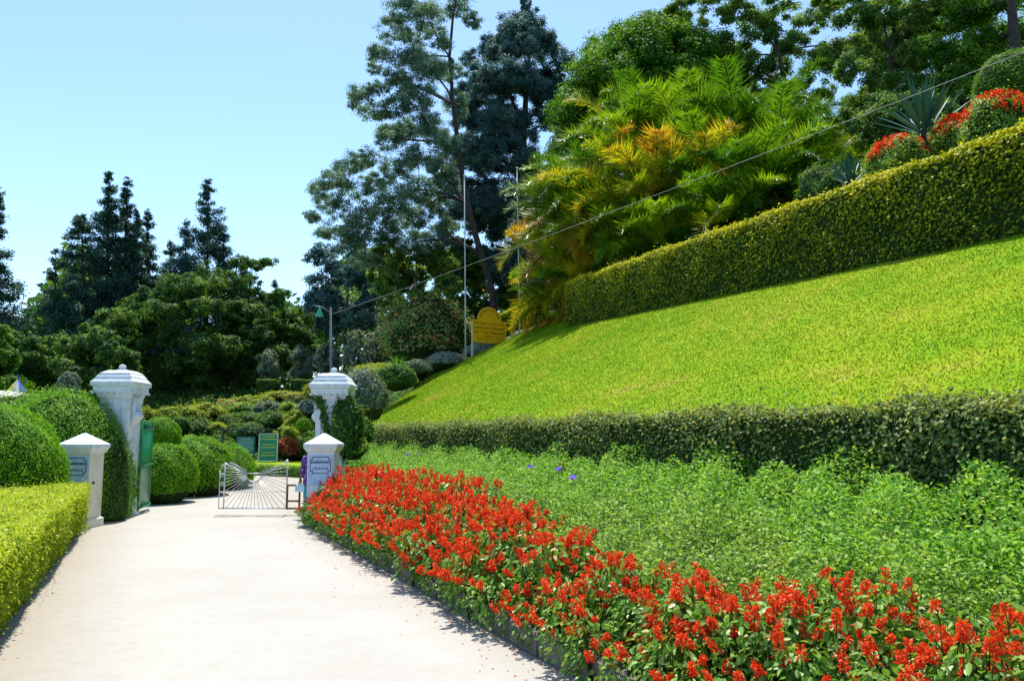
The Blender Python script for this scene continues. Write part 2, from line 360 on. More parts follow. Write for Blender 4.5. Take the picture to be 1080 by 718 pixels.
LM['light'] = leafmat('light_green_leaves', [(0, (.03, .10, .025)), (.45, (.11, .24, .05)), (.8, (.25, .40, .08)), (1, (.45, .54, .20))], mix=.5, trans=.5)
LM['brown'] = leafmat('dry_leaves', [(0, (.06, .035, .02)), (.6, (.16, .10, .06)), (1, (.30, .22, .15))], trans=.2)

# ---------------------------------------------------------------- the ground
def gridaxis(a, b, step, far):
    c = list(np.arange(a, b + 1e-6, step)); s = step; x = b
    while x < far: s *= 1.35; x += s; c.append(x)
    s = step; x = a; pre = []
    while x > -far: s *= 1.35; x -= s; pre.append(x)
    return np.array(pre[::-1] + c)
def sheet(xs, ys, zf, keep=None):
    X, Y = np.meshgrid(xs, ys); Z = zf(X, Y); nx, ny = len(xs), len(ys)
    V = np.stack([X, Y, Z], -1).reshape(-1, 3)
    i = np.arange(ny - 1)[:, None] * nx + np.arange(nx - 1)[None, :]
    Fq = np.stack([i, i + 1, i + nx + 1, i + nx], -1).reshape(-1, 4)
    if keep is not None:
        cx = V[Fq].mean(1); Fq = Fq[keep(cx[:, 0], cx[:, 1])]
        u, inv = np.unique(Fq, return_inverse=True); V = V[u]; Fq = inv.reshape(-1, 4)
    me = bpy.data.meshes.new('m'); me.from_pydata(V.tolist(), [], Fq.tolist()); me.update()
    me.polygons.foreach_set('use_smooth', [True] * len(Fq)); return me
def st_sheet(ss, tt, dz):
    S, T = np.meshgrid(ss, tt); X = O2[0] + S * DS[0] + T * DT[0]; Y = O2[1] + S * DS[1] + T * DT[1]
    V = np.stack([X, Y, H(X, Y) + dz], -1).reshape(-1, 3); nx, ny = len(ss), len(tt)
    i = np.arange(ny - 1)[:, None] * nx + np.arange(nx - 1)[None, :]; Fq = np.stack([i, i + 1, i + nx + 1, i + nx], -1).reshape(-1, 4)[:, ::-1]
    me = bpy.data.meshes.new('m'); me.from_pydata(V.tolist(), [], Fq.tolist()); me.update(); me.polygons.foreach_set('use_smooth', [True] * len(Fq)); return me
tax = np.unique(np.round(np.concatenate([gridaxis(-22, 30, .4, 900), [0, .06, .12, .3, 3.3, 3.9]]), 3))
struct(obj('ground', st_sheet(gridaxis(-8, 66, .4, 900), tax, -.06), M['soil']))

def inpoly(poly, x, y):
    x = np.asarray(x); y = np.asarray(y); c = np.zeros(x.shape, bool); n = len(poly)
    for i in range(n):
        x1, y1 = poly[i]; x2, y2 = poly[(i + 1) % n]
        k = ((y1 > y) != (y2 > y)) & (x < (x2 - x1) * (y - y1) / ((y2 - y1) + 1e-12) + x1); c ^= k
    return c
# road: straight up to the gate, then bearing left round the clipped mounds
def flat_poly(pts, z):
    me = bpy.data.meshes.new('m'); me.from_pydata([(x, y, z) for x, y in pts], [], [tuple(range(len(pts)))]); me.update(); return me
lw = -3.62
road_pts = [ST(-9, lw - .3), ST(-9, 0.02), ST(10.2, 0.02), (-4.3, 17), (-4.9, 19.5), (-6.0, 24), (-8.0, 31.9), (-10.6, 34.4), (-16, 37.5), (-40, 42), (-40, 36),
            (-17, 31.5), (-11.5, 28.5), (-9.2, 26.2), (-8.8, 23), (-8.55, 19.5), (-7.9, 16.6), ST(10.1, lw - .3)]
struct(obj('road', flat_poly(road_pts, 0.0), M['road']))

# upper hedge line (base), left end to right end
HU0 = Vector((2.55, 31.8)); HU1 = Vector((8.58, 13.5)); HUd = (HU1 - HU0).normalized()
HU2 = HU1 + HUd * 14
lawn_poly = [(-5.2, 24.5), (-5.3, 28.6), (-5.3, 33), (-4.8, 38.3), (-2.3, 39.4), (.9, 38.6), (3.0, 32.2), (HU1.x + .4, HU1.y), (HU2.x + .4, HU2.y), ST(-9, 3.7), ST(21, 3.7)]
struct(obj('lawn', sheet(np.arange(-6, 16, .2), np.arange(-6, 40, .2), lambda x, y: H(x, y) + .0, lambda x, y: inpoly(lawn_poly, x, y)), M['lawn']))
# grass blades over the lawn
def grass(poly, n, nearY, bb, zoff=0.0, L=.024):
    x = R_.uniform(bb[0], bb[1], n); y = R_.uniform(bb[2] ** .5, bb[3] ** .5, n) ** 2
    k = inpoly(poly, x, y); x = x[k]; y = y[k]; n = len(x)
    lv = Leaves(); pos = np.stack([x, y, H(x, y) + zoff], 1)
    nr = rnd3(n) * .5 + np.array([-.25, -.45, .45]); up = rnd3(n) * .45 + np.array([0, 0, 1.])
    patch = np.clip(.45 + .22 * np.sin(x * .9 + 1.7 * np.sin(y * .5)) * np.cos(y * .45 + np.sin(x * .7)) + .18 * np.sin(x * 2.9 + np.sin(y * 2.1)) * np.sin(y * 1.9 + x) + .15 * np.sin(x * 7.1 + 2 * np.sin(y * 5)) * np.sin(y * 6.3), 0, 1)
    lv.add(pos, nr, L * (1 + y * .015), .011 * (1 + y * .05), dirs=up, var=patch); return lv.mesh()
o = obj('grass', grass(lawn_poly, 640000, 5, (-6, 14, 4.5, 40)), M['blade'])
struct(tag(o, 'short bright yellow green grass covering the sloping lawn', 'grass'), 'stuff')

# kerb along the right side
k = MB()
s0 = -9.0
while s0 < 10.0:
    ln = random.uniform(.42, .55); x, y = ST(s0 + ln / 2, .06 + random.uniform(-.012, .012))
    k.box((x, y, .05 + random.uniform(-.01, .012)), (.13, ln - .008, .26), math.atan2(DS[1], DS[0]) - math.pi / 2 + random.uniform(-.02, .02), bev=.02); s0 += ln
struct(obj('kerb', k.mesh(), M['kerb']))

# ---------------------------------------------------------------- hedges
def blob_core(c, r, seg=24, lump=.06, seed=0, flat_bottom=True):
    mb = MB(); vs_ = []; ring = seg // 2; rr = random.Random(seed)
    ph = [rr.uniform(0, 6.3) for _ in range(6)]
    for i in range(ring + 1):
        th = math.pi * i / ring
        for j in range(seg):
            a = 2 * math.pi * j / seg
            k = 1 + lump * (math.sin(3 * a + ph[0]) * math.sin(2 * th + ph[1]) + .6 * math.sin(5 * a + ph[2]) * math.sin(5 * th + ph[3]))
            vs_.append((c[0] + r[0] * k * math.sin(th) * math.cos(a), c[1] + r[1] * k * math.sin(th) * math.sin(a), c[2] + r[2] * k * math.cos(th)))
    fs = [(i * seg + j, i * seg + (j + 1) % seg, (i + 1) * seg + (j + 1) % seg, (i + 1) * seg + j) for i in range(ring) for j in range(seg)]
    mb.add(vs_, fs, 0, True); return mb
def noise2(a, b, ph=0):
    return (np.sin(a * 2.1 + ph) * np.cos(b * 1.7 - ph) + .6 * np.sin(a * 5.3 + 1.1 + ph) * np.cos(b * 4.1 + .5) + .35 * np.sin(a * 11.7 + b * 9.3 + ph)) / 1.95

def hedge(name, label, p0, p1, half, hgt, n, L, W, mat, topfac=1.0, hi=False, group=None, rough=.04, zf=None, topmat_bias=.35, base_sink=.1, round_=.12, flare=0.0, topexp=4):
    """box-section hedge following the slope between two ground points: twiggy body and a skin of leaves"""
    p0 = Vector(p0[:2]); p1 = Vector(p1[:2]); d = (p1 - p0); Ln = d.length; d.normalize(); nn = Vector((d.y, -d.x))
    zf = zf or Hf
    mid = (p0 + p1) / 2
    t = thing(name, label, 'hedge', (mid.x, mid.y, zf(mid.x, mid.y)), group)
    m = MB(); secs = max(4, int(Ln / .5)); vs_ = []
    prof = [(-1, -base_sink / hgt), (-1, .85), (-.75, .96), (.75, .96), (1, .85), (1, -base_sink / hgt)]
    for i in range(secs + 1):
        q = p0 + d * (Ln * i / secs); z0 = zf(q.x, q.y)
        for (u, v) in prof:
            k = 1 - flare * (1 - min(1, max(0, v))) ** 2; e = q + nn * (u * k * (half - .05)); zb = zf((q + nn * u * half).x, (q + nn * u * half).y)
            vs_.append((e.x, e.y, (z0 + v * (hgt - .04)) if v > .5 else zb - base_sink))
    np_ = len(prof)
    fs = [(i * np_ + j, i * np_ + j + 1, (i + 1) * np_ + j + 1, (i + 1) * np_ + j) for i in range(secs) for j in range(np_ - 1)]
    fs += [tuple(range(np_)), tuple(secs * np_ + j for j in reversed(range(np_)))]
    m.add(vs_, fs); obj('branches', m.mesh(), M['core'], t)
    # leaves over perimeter: left side, top, right side, ends
    per = [hgt, 2 * half * topfac, hgt]; tot = sum(per)
    lv = Leaves(); u = R_.random(n) * tot; a = R_.random(n) * Ln
    s1 = u < per[0]; s2 = (~s1) & (u < per[0] + per[1]); s3 = ~(s1 | s2)
    v = np.zeros(n); off = np.zeros(n)
    v[s1] = u[s1]; off[s1] = -half
    v[s2] = hgt; off[s2] = ((u[s2] - per[0]) / per[1] * 2 - 1) * half
    v[s3] = hgt - (u[s3] - per[0] - per[1]); off[s3] = half
    ro = np.maximum(0, v - (hgt - round_)) / round_
    side = np.where(s2, 0, np.sign(off))
    off = np.where(s2, off, off * (1 - flare * (1 - v / hgt) ** 2))
    off = np.where(s2, off, off - np.sign(off) * ro ** 2 * round_ * .5)
    bump = noise2(a, v * 1.5 + off * 1.5, 1.3) * rough; jit = -np.abs(R_.normal(size=n)) * rough * .8 + R_.exponential(rough * .25, n) + (R_.random(n) < .03) * R_.exponential(rough * 1.1, n)
    x = p0.x + d.x * a + nn.x * (off + side * (bump + jit)); y = p0.y + d.y * a + nn.y * (off + side * (bump + jit))
    gx = p0.x + d.x * a; gy = p0.y + d.y * a; zz = H(gx, gy)
    zsd = H(gx + nn.x * side * half, gy + nn.y * side * half); zz = np.where(s2, zz, zsd + (zz - zsd) * np.clip(v / hgt, 0, 1))
    edge = np.where(s2, ((np.abs(off) / half) ** 6) * round_ * .5, 0)
    z = zz + v + np.where(s2, bump + jit - edge, 0)
    nr = rnd3(n) * .55; nr[:, 0] += side * nn.x; nr[:, 1] += side * nn.y; nr[:, 2] += np.where(s2, 1.0, .8 + ro * .5)
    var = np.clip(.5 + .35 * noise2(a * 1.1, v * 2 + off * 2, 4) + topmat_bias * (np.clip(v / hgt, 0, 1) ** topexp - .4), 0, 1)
    lv.add(np.stack([x, y, z], 1), nr, L, W, hi=hi, var=var)
    # ends
    for e, sg in ((p0, -1), (p1, 1)):
        ne = int(n * 2 * half * hgt / (tot * Ln)) + 10
        o_ = R_.uniform(-half, half, ne); vv = R_.uniform(0, hgt, ne)
        x = e.x + nn.x * o_ + d.x * sg * R_.normal(size=ne) * .03; y = e.y + nn.y * o_ + d.y * sg * R_.normal(size=ne) * .03
        nr = rnd3(ne) * .5; nr[:, 0] += d.x * sg; nr[:, 1] += d.y * sg; nr[:, 2] += .4
        lv.add(np.stack([x, y, np.full(ne, zf(e.x, e.y)) + vv], 1), nr, L, W, hi=hi, var=np.full(ne, .5))
    obj('foliage', lv.mesh(), mat, t); return t

# left lime hedge: right face runs along the road
a0 = ST(-7.5, lw + .06 - 1.0); a1 = ST(10.55, lw + .06 - 1.0)
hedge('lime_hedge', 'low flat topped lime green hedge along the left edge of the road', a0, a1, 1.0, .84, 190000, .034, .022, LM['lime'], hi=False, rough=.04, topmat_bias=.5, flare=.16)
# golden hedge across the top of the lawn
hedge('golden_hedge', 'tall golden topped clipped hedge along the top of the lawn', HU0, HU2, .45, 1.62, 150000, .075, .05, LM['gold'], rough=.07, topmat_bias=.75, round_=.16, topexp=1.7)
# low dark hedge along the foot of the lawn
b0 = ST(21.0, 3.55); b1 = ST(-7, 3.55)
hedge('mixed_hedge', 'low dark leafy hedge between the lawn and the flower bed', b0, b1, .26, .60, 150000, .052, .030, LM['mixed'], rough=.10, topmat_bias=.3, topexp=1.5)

# ---------------------------------------------------------------- flower bed
def cover(name, label, mat, n, s_rng, tlo, thi, hgt, L, W, spiky=.5):
    s = s_rng[0] + (s_rng[1] - s_rng[0]) * R_.random(n * 2) ** 1.7; lo = tlo(s); hi_ = thi(s); t = R_.uniform(-.3, 4.2, n * 2)
    k = (t > lo + R_.normal(size=2 * n) * .05) & (O2[0] + s * DS[0] + t * DT[0] > np.interp(O2[1] + s * DS[1] + t * DT[1], [15, 17, 19.5, 24, 31.6], [-99, -4.0, -4.5, -5.5, -6.6])) & (t < hi_ + R_.normal(size=2 * n) * .05); s = s[k][:n]; t = t[k][:n]; n = len(s)
    x = O2[0] + s * DS[0] + t * DT[0]; y = O2[1] + s * DS[1] + t * DT[1]
    lump = noise2(s * 1.6, t * 2.2, 2.2); cell = np.abs(np.sin(s * 4.3 + 1.3 * np.sin(t * 3.7)) * np.sin(t * 5.1 + 1.1 * np.sin(s * 3.1))) ** .6; h = hgt * (.35 + .75 * cell + .55 * lump) * R_.uniform(.25, 1.12, n) + .02
    lv = Leaves(); nr = rnd3(n) * .6 + np.array([0, -.25, 1.]); dr = rnd3(n) * .6; dr[:, 2] += spiky
    lv.add(np.stack([x, y, H(x, y) + h], 1), nr, L, W, dirs=dr, var=np.clip(.5 + .4 * noise2(s * 2.7, t * 3.1, 5.1), 0, 1))
    o = obj(name, lv.mesh(), mat); return struct(tag(o, label, 'ground cover'), 'stuff')
mid_t = lambda s: 1.75 + .25 * np.sin(s * 1.3) + .12 * np.sin(s * 3.1)
sal_t = lambda s: np.interp(s, [-6, -3, -1.6, .5, 1.5, 3, 7, 10], [1.0, .95, .85, .55, .75, .95, 1.08, 1.0])
cover('ground_cover', 'bright green feathery bedding plants in front of the low hedge', LM['cover'], 170000, (-5.5, 19), lambda s: np.where(s > 9.5, np.interp(s, [9.5, 11], [1.6, .5]), mid_t(s)), lambda s: 3.36 + 0 * s, .34, .050, .022)
cover('ground_cover', 'paler small leaved bedding plants between the red flowers and the feathery green ones', LM['pale'], 130000, (-5.5, 10.2), lambda s: sal_t(s) - .15, mid_t, .40, .040, .022, .3)

def salvia_proto(seed, hgt=.52, spikes=8):
    rs = np.random.default_rng(seed)
    t = thing('salvia', 'red flowering salvia plant in the dense bed along the kerb', 'flower', (0, 0, 0), 'red salvia plants along the kerb')
    st = MB(); lv = Leaves(); fl = Leaves()
    for i in range(9):
        a = rs.uniform(0, 6.3); r = rs.uniform(.02, .17); tip = (math.cos(a) * r, math.sin(a) * r, hgt * rs.uniform(.7, .95))
        st.tube([(0, 0, -.12), (tip[0] * .5, tip[1] * .5, hgt * .4), tip], [.006, .005, .003], 4)
    n = 230; a = rs.uniform(0, 6.3, n); h = rs.uniform(.10, 1, n) ** .8; r = (.19 * (1 - .35 * h ** 3)) * rs.uniform(.35, 1.15, n) ** .6
    pos = np.stack([np.cos(a) * r, np.sin(a) * r, h * hgt * .93], 1)
    nr = rs.normal(size=(n, 3)) * .45 + np.array([0, 0, .9]) + np.stack([np.cos(a), np.sin(a), 0 * a], 1) * .55
    dr = np.stack([np.cos(a), np.sin(a), -.25 + 0 * a], 1) + rs.normal(size=(n, 3)) * .4
    lv.add(pos, nr, .058, .036, dirs=dr, hi=True, var=h)
    for i in range(spikes):
        a = rs.uniform(0, 6.3); r = .19 * rs.uniform(0, 1) ** .5; lean = np.array([math.cos(a) * r * 1.2, math.sin(a) * r * 1.2, 1]) + rs.normal(size=3) * .22
        lean /= np.linalg.norm(lean); ln = rs.uniform(.04, .125); lowq = rs.uniform(0, 1) ** 1.6; r = r * (1 - lowq) + .23 * lowq; b0_ = np.array([math.cos(a) * r, math.sin(a) * r, hgt * (1.0 - .5 * lowq) * rs.uniform(.9, 1.05)]); lean = lean + np.array([math.cos(a), math.sin(a), 0]) * lowq * .7; lean /= np.linalg.norm(lean)
        m_ = int(rs.uniform(60, 100)); q = rs.random(m_); ang = rs.uniform(0, 6.3, m_); rr_ = .034 * (1 - .6 * q) + .006
        side = np.stack([np.cos(ang), np.sin(ang), 0 * ang], 1)
        pos = b0_ + lean * (q[:, None] * ln) + side * (rr_ * .45)[:, None]
        fl.add(pos, rs.normal(size=(m_, 3)) * .6 + side * .4 + np.array([0, 0, .5]), .024, .013, dirs=side * 1 + lean * rs.uniform(.2, 1.2), var=q)
        st.tube([b0_ - lean * .06, b0_ + lean * ln * .95], [.0035, .002], 4)
    obj('stem', st.mesh(), M['core'], t, True); obj('foliage', lv.mesh(), LM['salvia'], t, True); obj('blossom', fl.mesh(), LM['red'], t, True)
    return t
protos = [salvia_proto(20 + i, random.uniform(.46, .58), [5, 11, 7, 15, 4, 10][i]) for i in range(6)]
used = set(); spots = []
s = -5.0
while s < 10.45:
    tmax = float(sal_t(s)); tt = .06
    while tt < tmax + .05:
        spots.append((s + random.uniform(-.09, .09), tt + random.uniform(-.06, .06))); tt += .245
    s += .25
for (s, t_) in spots:
    dens = 1 if s > 1.8 else 0
    i = random.choice([1, 3, 5, 2, 1, 3]) if s > 1.8 else random.choice([0, 1, 2, 3, 4, 5, 0, 2])
    p = protos[i] if i not in used else copy_tree(protos[i]); used.add(i)
    x, y = ST(s, t_); p.location = (x, y, Hf(x, y)); p.rotation_euler = (0, 0, random.uniform(0, 6.3)); k_ = random.uniform(.8, 1.12) * (.88 if s < 1 else 1); p.scale = (k_, k_, k_ * random.uniform(.9, 1.1))
for i in range(6):
    if i not in used: protos[i].location = (*ST(9 - i * .3, .6), .3)

# purple flowers in the cover
def purple(px, py, lab):
    r = ray(px, py); p = None
    for q in np.arange(3, 40, .02):
        c = EYE + r * (q / r.y)
        if c.z < Hf(c.x, c.y) + .33: p = c; break
    t = thing('purple_flower', lab, 'flower', (p.x, p.y, Hf(p.x, p.y)), 'purple flowers in the green bedding')
    st = MB(); st.tube([(p.x, p.y, Hf(p.x, p.y)), p], [.004, .003], 5); obj('stem', st.mesh(), M['core'], t)
    lv = Leaves(); n = 7; a = np.arange(n) / n * 6.283; side = np.stack([np.cos(a), np.sin(a), .25 + 0 * a], 1)
    lv.add(np.repeat(np.array([[p.x, p.y, p.z]]), n, 0), np.array([[0, -.6, .8]]) + rnd3(n) * .15, .06, .055, dirs=side, hi=True)
    obj('blossom', lv.mesh(), LM['purple'], t)
purple(560, 492, 'bright violet flower left of the smaller ones in the bedding near the low hedge')
purple(605, 503, 'violet flower lowest and rightmost in the green bedding')
purple(589, 494, 'small violet flower between two larger ones in the bedding')
purple(430, 479, 'violet flower in the bedding closest to the small white pillar')
purple(441, 478, 'violet flower second from the small white pillar in the bedding')

n = 500; s_ = R_.uniform(-4.5, 10, n); t_ = -np.abs(R_.exponential(.16, n)) - .03; lv = Leaves(); k = t_ > -3.2; s_, t_ = s_[k], t_[k]
x = O2[0] + s_ * DS[0] + t_ * DT[0]; y = O2[1] + s_ * DS[1] + t_ * DT[1]; nr = rnd3(len(x)) * .25 + np.array([0, 0, 1.])
lv.add(np.stack([x, y, np.full(len(x), .006)], 1), nr, .028, .015); me = lv.mesh(); me.polygons.foreach_set('material_index', (R_.random(len(me.polygons)) < .5).astype(np.int32))
struct(tag(obj('fallen_petals', me, [LM['red'], LM['brown']]), 'scattered red petals and dry leaves along the foot of the kerb', 'petals'), 'stuff')

# ---------------------------------------------------------------- gate pillars
def small_pillar(px, Y, label, front, faceR=True):
    c = P(px, 500, Y); x = c.x; t = thing('small_pillar', label, 'pillar', (x, Y, 0), 'small pillars beside the gate')
    m = MB(); w2 = .245
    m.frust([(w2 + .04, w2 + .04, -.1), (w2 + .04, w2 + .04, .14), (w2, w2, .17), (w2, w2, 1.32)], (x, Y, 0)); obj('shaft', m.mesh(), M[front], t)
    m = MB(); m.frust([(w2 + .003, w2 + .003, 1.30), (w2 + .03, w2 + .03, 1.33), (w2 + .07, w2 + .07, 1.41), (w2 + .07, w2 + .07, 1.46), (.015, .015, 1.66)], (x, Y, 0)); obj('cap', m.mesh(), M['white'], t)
    # plaque: recessed-corner outline, washed blue field, dark lettering
    yf = Y - w2
    m = MB(); m.box((x, yf - .006, .98), (.46, .012, .56)); pl = obj('plaque', m.mesh(), M['paleblue'], t)
    m = MB(); a, b, cc = .19, .15, .045; zc = 1.07
    pts = [(-a + cc, b), (a - cc, b), (a - cc, b - cc), (a, b - cc), (a, -b + cc), (a - cc, -b + cc), (a - cc, -b), (-a + cc, -b), (-a + cc, -b + cc), (-a, -b + cc), (-a, b - cc), (-a + cc, b - cc)]
    for i in range(12):
        p, q = pts[i], pts[(i + 1) % 12]; m.tube([(x + p[0], yf - .014, zc + p[1]), (x + q[0], yf - .014, zc + q[1])], .007, 5)
    obj('plaque_outline', m.mesh(), M['ink'], pl)
    cu = bpy.data.curves.new('txt', 'FONT'); cu.body = 'KARNATAKA'; cu.size = .056; cu.align_x = 'CENTER'; cu.extrude = .003; cu.space_character = 1.06; cu.offset = .002
    to = bpy.data.objects.new('txt', cu); COL.objects.link(to); bpy.context.view_layer.update()
    me = bpy.data.meshes.new_from_object(to.evaluated_get(bpy.context.evaluated_depsgraph_get())); bpy.data.objects.remove(to)
    me.transform(__import__('mathutils').Matrix.Translation((x, yf - .016, zc + .035)) @ __import__('mathutils').Matrix.Rotation(rad(90), 4, 'X'))
    obj('lettering', me, M['ink'], pl)
    m = MB(); xx = -.14; rr = random.Random(3)
    while xx < .14:
        g = rr.uniform(.012, .024); m.box((x + xx + g / 2, yf - .015, zc - .06 + rr.uniform(-.004, .004)), (g * .55, .006, rr.uniform(.03, .048)))
        if rr.random() < .6: m.box((x + xx + g / 2, yf - .016, zc - .06 + rr.choice([-.015, 0, .016])), (g, .006, .009))
        xx += g + .012
    obj('lettering', m.mesh(), M['ink'], pl)
    if px < 200:
        m = MB(); m.tube([(x + w2 - .002, Y - .1, .78), (x + w2 + .03, Y - .1, .78)], .022, 8); obj('hinge_pin', m.mesh(), M['ink'], t)
    return t
small_pillar(87, 14.6, 'small cream pillar with pyramid cap and blue washed plaque, behind the lime hedge', 'cream')
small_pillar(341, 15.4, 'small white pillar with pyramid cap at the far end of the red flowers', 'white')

def big_pillar(px, Y, label, side):
    x = P(px, 480, Y).x; t = thing('gate_pillar', label, 'pillar', (x, Y, 0), 'tall gate pillars'); w2 = .28
    m = MB(); m.frust([(w2 + .07, w2 + .07, -.1), (w2 + .07, w2 + .07, .3), (w2 + .02, w2 + .02, .36), (w2, w2, .4), (w2, w2, 2.42)], (x, Y, 0))
    for sx in (-1, 1): m.box((x + sx * (w2 - .05), Y - w2 - .012, 1.4), (.09, .03, 1.98))
    for sy in (-1, 1): m.box((x + side * (w2 + .012), Y + sy * (w2 - .05), 1.4), (.03, .09, 1.98))
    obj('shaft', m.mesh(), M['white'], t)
    m = MB(); m.frust([(w2 + .03, w2 + .03, 2.36), (w2 + .06, w2 + .06, 2.41), (w2 + .06, w2 + .06, 2.45), (w2 + .11, w2 + .11, 2.50), (w2 + .11, w2 + .11, 2.60), (w2 + .15, w2 + .15, 2.62), (w2 + .15, w2 + .15, 2.70),
                       (w2 + .13, w2 + .13, 2.715), (w2 + .08, w2 + .08, 2.78), (w2 + .08, w2 + .08, 2.795), (w2 + .03, w2 + .03, 2.86), (w2 + .03, w2 + .03, 2.875), (w2 - .08, w2 - .08, 2.94)], (x, Y, 0))
    # dentils under the cornice
    for i in range(7):
        o = -w2 - .1 + i * (2 * w2 + .2) / 6
        m.box((x + o, Y - w2 - .11, 2.475), (.05, .06, .04)); m.box((x + side * (w2 + .11), Y + o, 2.475), (.06, .05, .04))
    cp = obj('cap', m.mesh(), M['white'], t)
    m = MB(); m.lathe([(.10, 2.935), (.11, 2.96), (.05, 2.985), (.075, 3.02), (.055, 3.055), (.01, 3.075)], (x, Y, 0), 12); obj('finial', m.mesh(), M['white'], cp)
    # scrolled console bracket on the side facing the road
    m = MB(); pr = [(0, .34), (.10, .34), (.10, .22), (.075, .20), (.075, .06), (.11, .02), (.12, -.05), (.09, -.11), (.04, -.16), (0, -.22)]
    bx, bz = x + side * (w2 + .015), 2.05; vs_ = []
    for yy in (Y - .15, Y + .15): vs_ += [(bx + side * a, yy, bz + b) for a, b in pr]
    n = len(pr); fs = [(i, (i + 1) % n, n + (i + 1) % n, n + i) for i in range(n)] + [tuple(range(n)), tuple(reversed(range(n, 2 * n)))]
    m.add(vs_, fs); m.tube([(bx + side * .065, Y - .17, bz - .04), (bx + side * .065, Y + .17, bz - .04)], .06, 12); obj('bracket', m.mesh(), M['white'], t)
    m = MB(); m.box((bx + side * .078, Y, bz + .13), (.02, .2, .14)); obj('bracket_panel', m.mesh(), M['paleblue'], t)
    return x
xl = big_pillar(124, 16.6, 'tall white gate pillar beside the green gate and the dark clipped dome', 1)
xr = big_pillar(350, 17.4, 'tall white gate pillar overgrown by a dark creeper', -1)

# green sheet gate leaf folded back beside the left pillar
gx, gy = xl + .36, 16.85; gr = thing('green_gate', 'green sheet metal gate leaf standing open against the left gate pillar', 'gate', (gx, gy, 0))
gd = Vector((-.40, 1.38)); L_ = gd.length; gd.normalize(); gn = Vector((gd.y, -gd.x))
def gp(u, z, o=0): return (gx + gd.x * u + gn.x * o, gy + gd.y * u + gn.y * o, z)
m = MB(); vs_ = []; nn_ = 24
for i in range(nn_ + 1):
    u = L_ * i / nn_; o = .06 * math.sin(math.pi * i / nn_) + .006 * math.sin(i * 2.2); top = 1.86
    vs_ += [gp(u, .16, o), gp(u, top, o), gp(u, .16, o - .012), gp(u, top, o - .012)]
fs = []
for i in range(nn_):
    a = 4 * i; b = a + 4; fs += [(a, b, b + 1, a + 1), (a + 2, a + 3, b + 3, b + 2), (a + 1, b + 1, b + 3, a + 3), (a, a + 2, b + 2, b)]
m.add(vs_, fs, 0, True); obj('sheet_panel', m.mesh(), M['green_paint'], gr)
m = MB()
for z in (.14, 1.0, 1.74, 1.90): m.tube([gp(L_ * i / 8, z, .075 * math.sin(math.pi * i / 8) + .02) for i in range(9)], .022, 8)
for u in (0, L_): m.tube([gp(u, .08, .0), gp(u, 1.93, .0)], .026, 8)
obj('frame', m.mesh(), M['green_paint'], gr)

# sunburst gate leaf standing across the right half of the opening
Yg = 16.9; xa = P(232, 500, Yg).x; xb = P(317, 500, Yg).x
rg = thing('sunburst_gate', 'silver grille gate leaf with bars fanning like sun rays across half the road', 'gate', (xb, Yg, 0))
zb, zt = .13, 1.06; cxg, czg = P(268, 494, Yg).x, .84
m = MB(); xm = xa + .10; xe = P(303, 500, Yg).x
m.tube([(xa, Yg, zb), (xa, Yg, zt - .15)], .011, 6); m.tube([(xm, Yg, zb - .02), (xm, Yg, zt)], .016, 8); m.tube([(xa, Yg, zb), (xe, Yg, zb)], .014, 8)
m.tube([(xa, Yg, .47), (xe, Yg, .47 - .001)], .007, 6)
topc = [(xm + (cxg - .17 - xm) * q, Yg, zt + (czg - zt) * (q ** .7)) for q in np.linspace(0, 1, 8)]
m.tube(topc, .011, 6); topd = [(cxg + .17 + (xe - cxg - .17) * q, Yg, czg + .28 * q ** 1.5) for q in np.linspace(0, 1, 8)]; m.tube(topd, .011, 6)
m.tube([(xe, Yg, zb), (xe, Yg, czg + .28)], .014, 8)
m.tube([(cxg + .17 * math.cos(a), Yg, czg + .17 * math.sin(a)) for a in np.linspace(math.pi, 2 * math.pi, 12)], .012, 6)
m.tube([(cxg - .17, Yg, czg), (cxg + .17, Yg, czg)], .011, 6)
obj('frame', m.mesh(), M['metal'], rg)
m = MB()
for a in np.linspace(math.pi - .42, 2 * math.pi + .3, 33):
    ca, sa = math.cos(a), math.sin(a); ts = []
    if ca < -1e-3: ts.append((xm - cxg) / ca)
    if ca > 1e-3: ts.append((xe - cxg) / ca)
    if sa < -1e-3: ts.append((zb - czg) / sa)
    if sa > 1e-3: ts.append((zt - czg) / sa)
    q = min(ts); m.tube([(cxg + .17 * ca, Yg, czg + .17 * sa), (cxg + q * ca, Yg, czg + q * sa)], .006, 5)
obj('ray_bars', m.mesh(), M['metal'], rg)
m = MB()
for (cx_, cz_, r_) in ((xa + .05, .62, .045), (xa + .05, .80, .045), (xm + .12, 1.02, .05), (xa + .05, .97, .045)):
    m.tube([(cx_ + r_ * (1 - q * .6) * math.cos(q * 9), Yg - .01, cz_ + r_ * (1 - q * .6) * math.sin(q * 9)) for q in np.linspace(0, 1, 16)], .007, 5)
obj('scrolls', m.mesh(), M['metal'], rg)
m = MB(); x1 = xe + .02
for z in (.13, .28, .60): m.tube([(x1, Yg - .03, z), (xb, Yg - .03, z)], .02, 8)
for x_ in (x1, xb): m.tube([(x_, Yg - .03, .11), (x_, Yg - .03, .62)], .022, 8)
obj('latch_frame', m.mesh(), M['brownmetal'], rg)

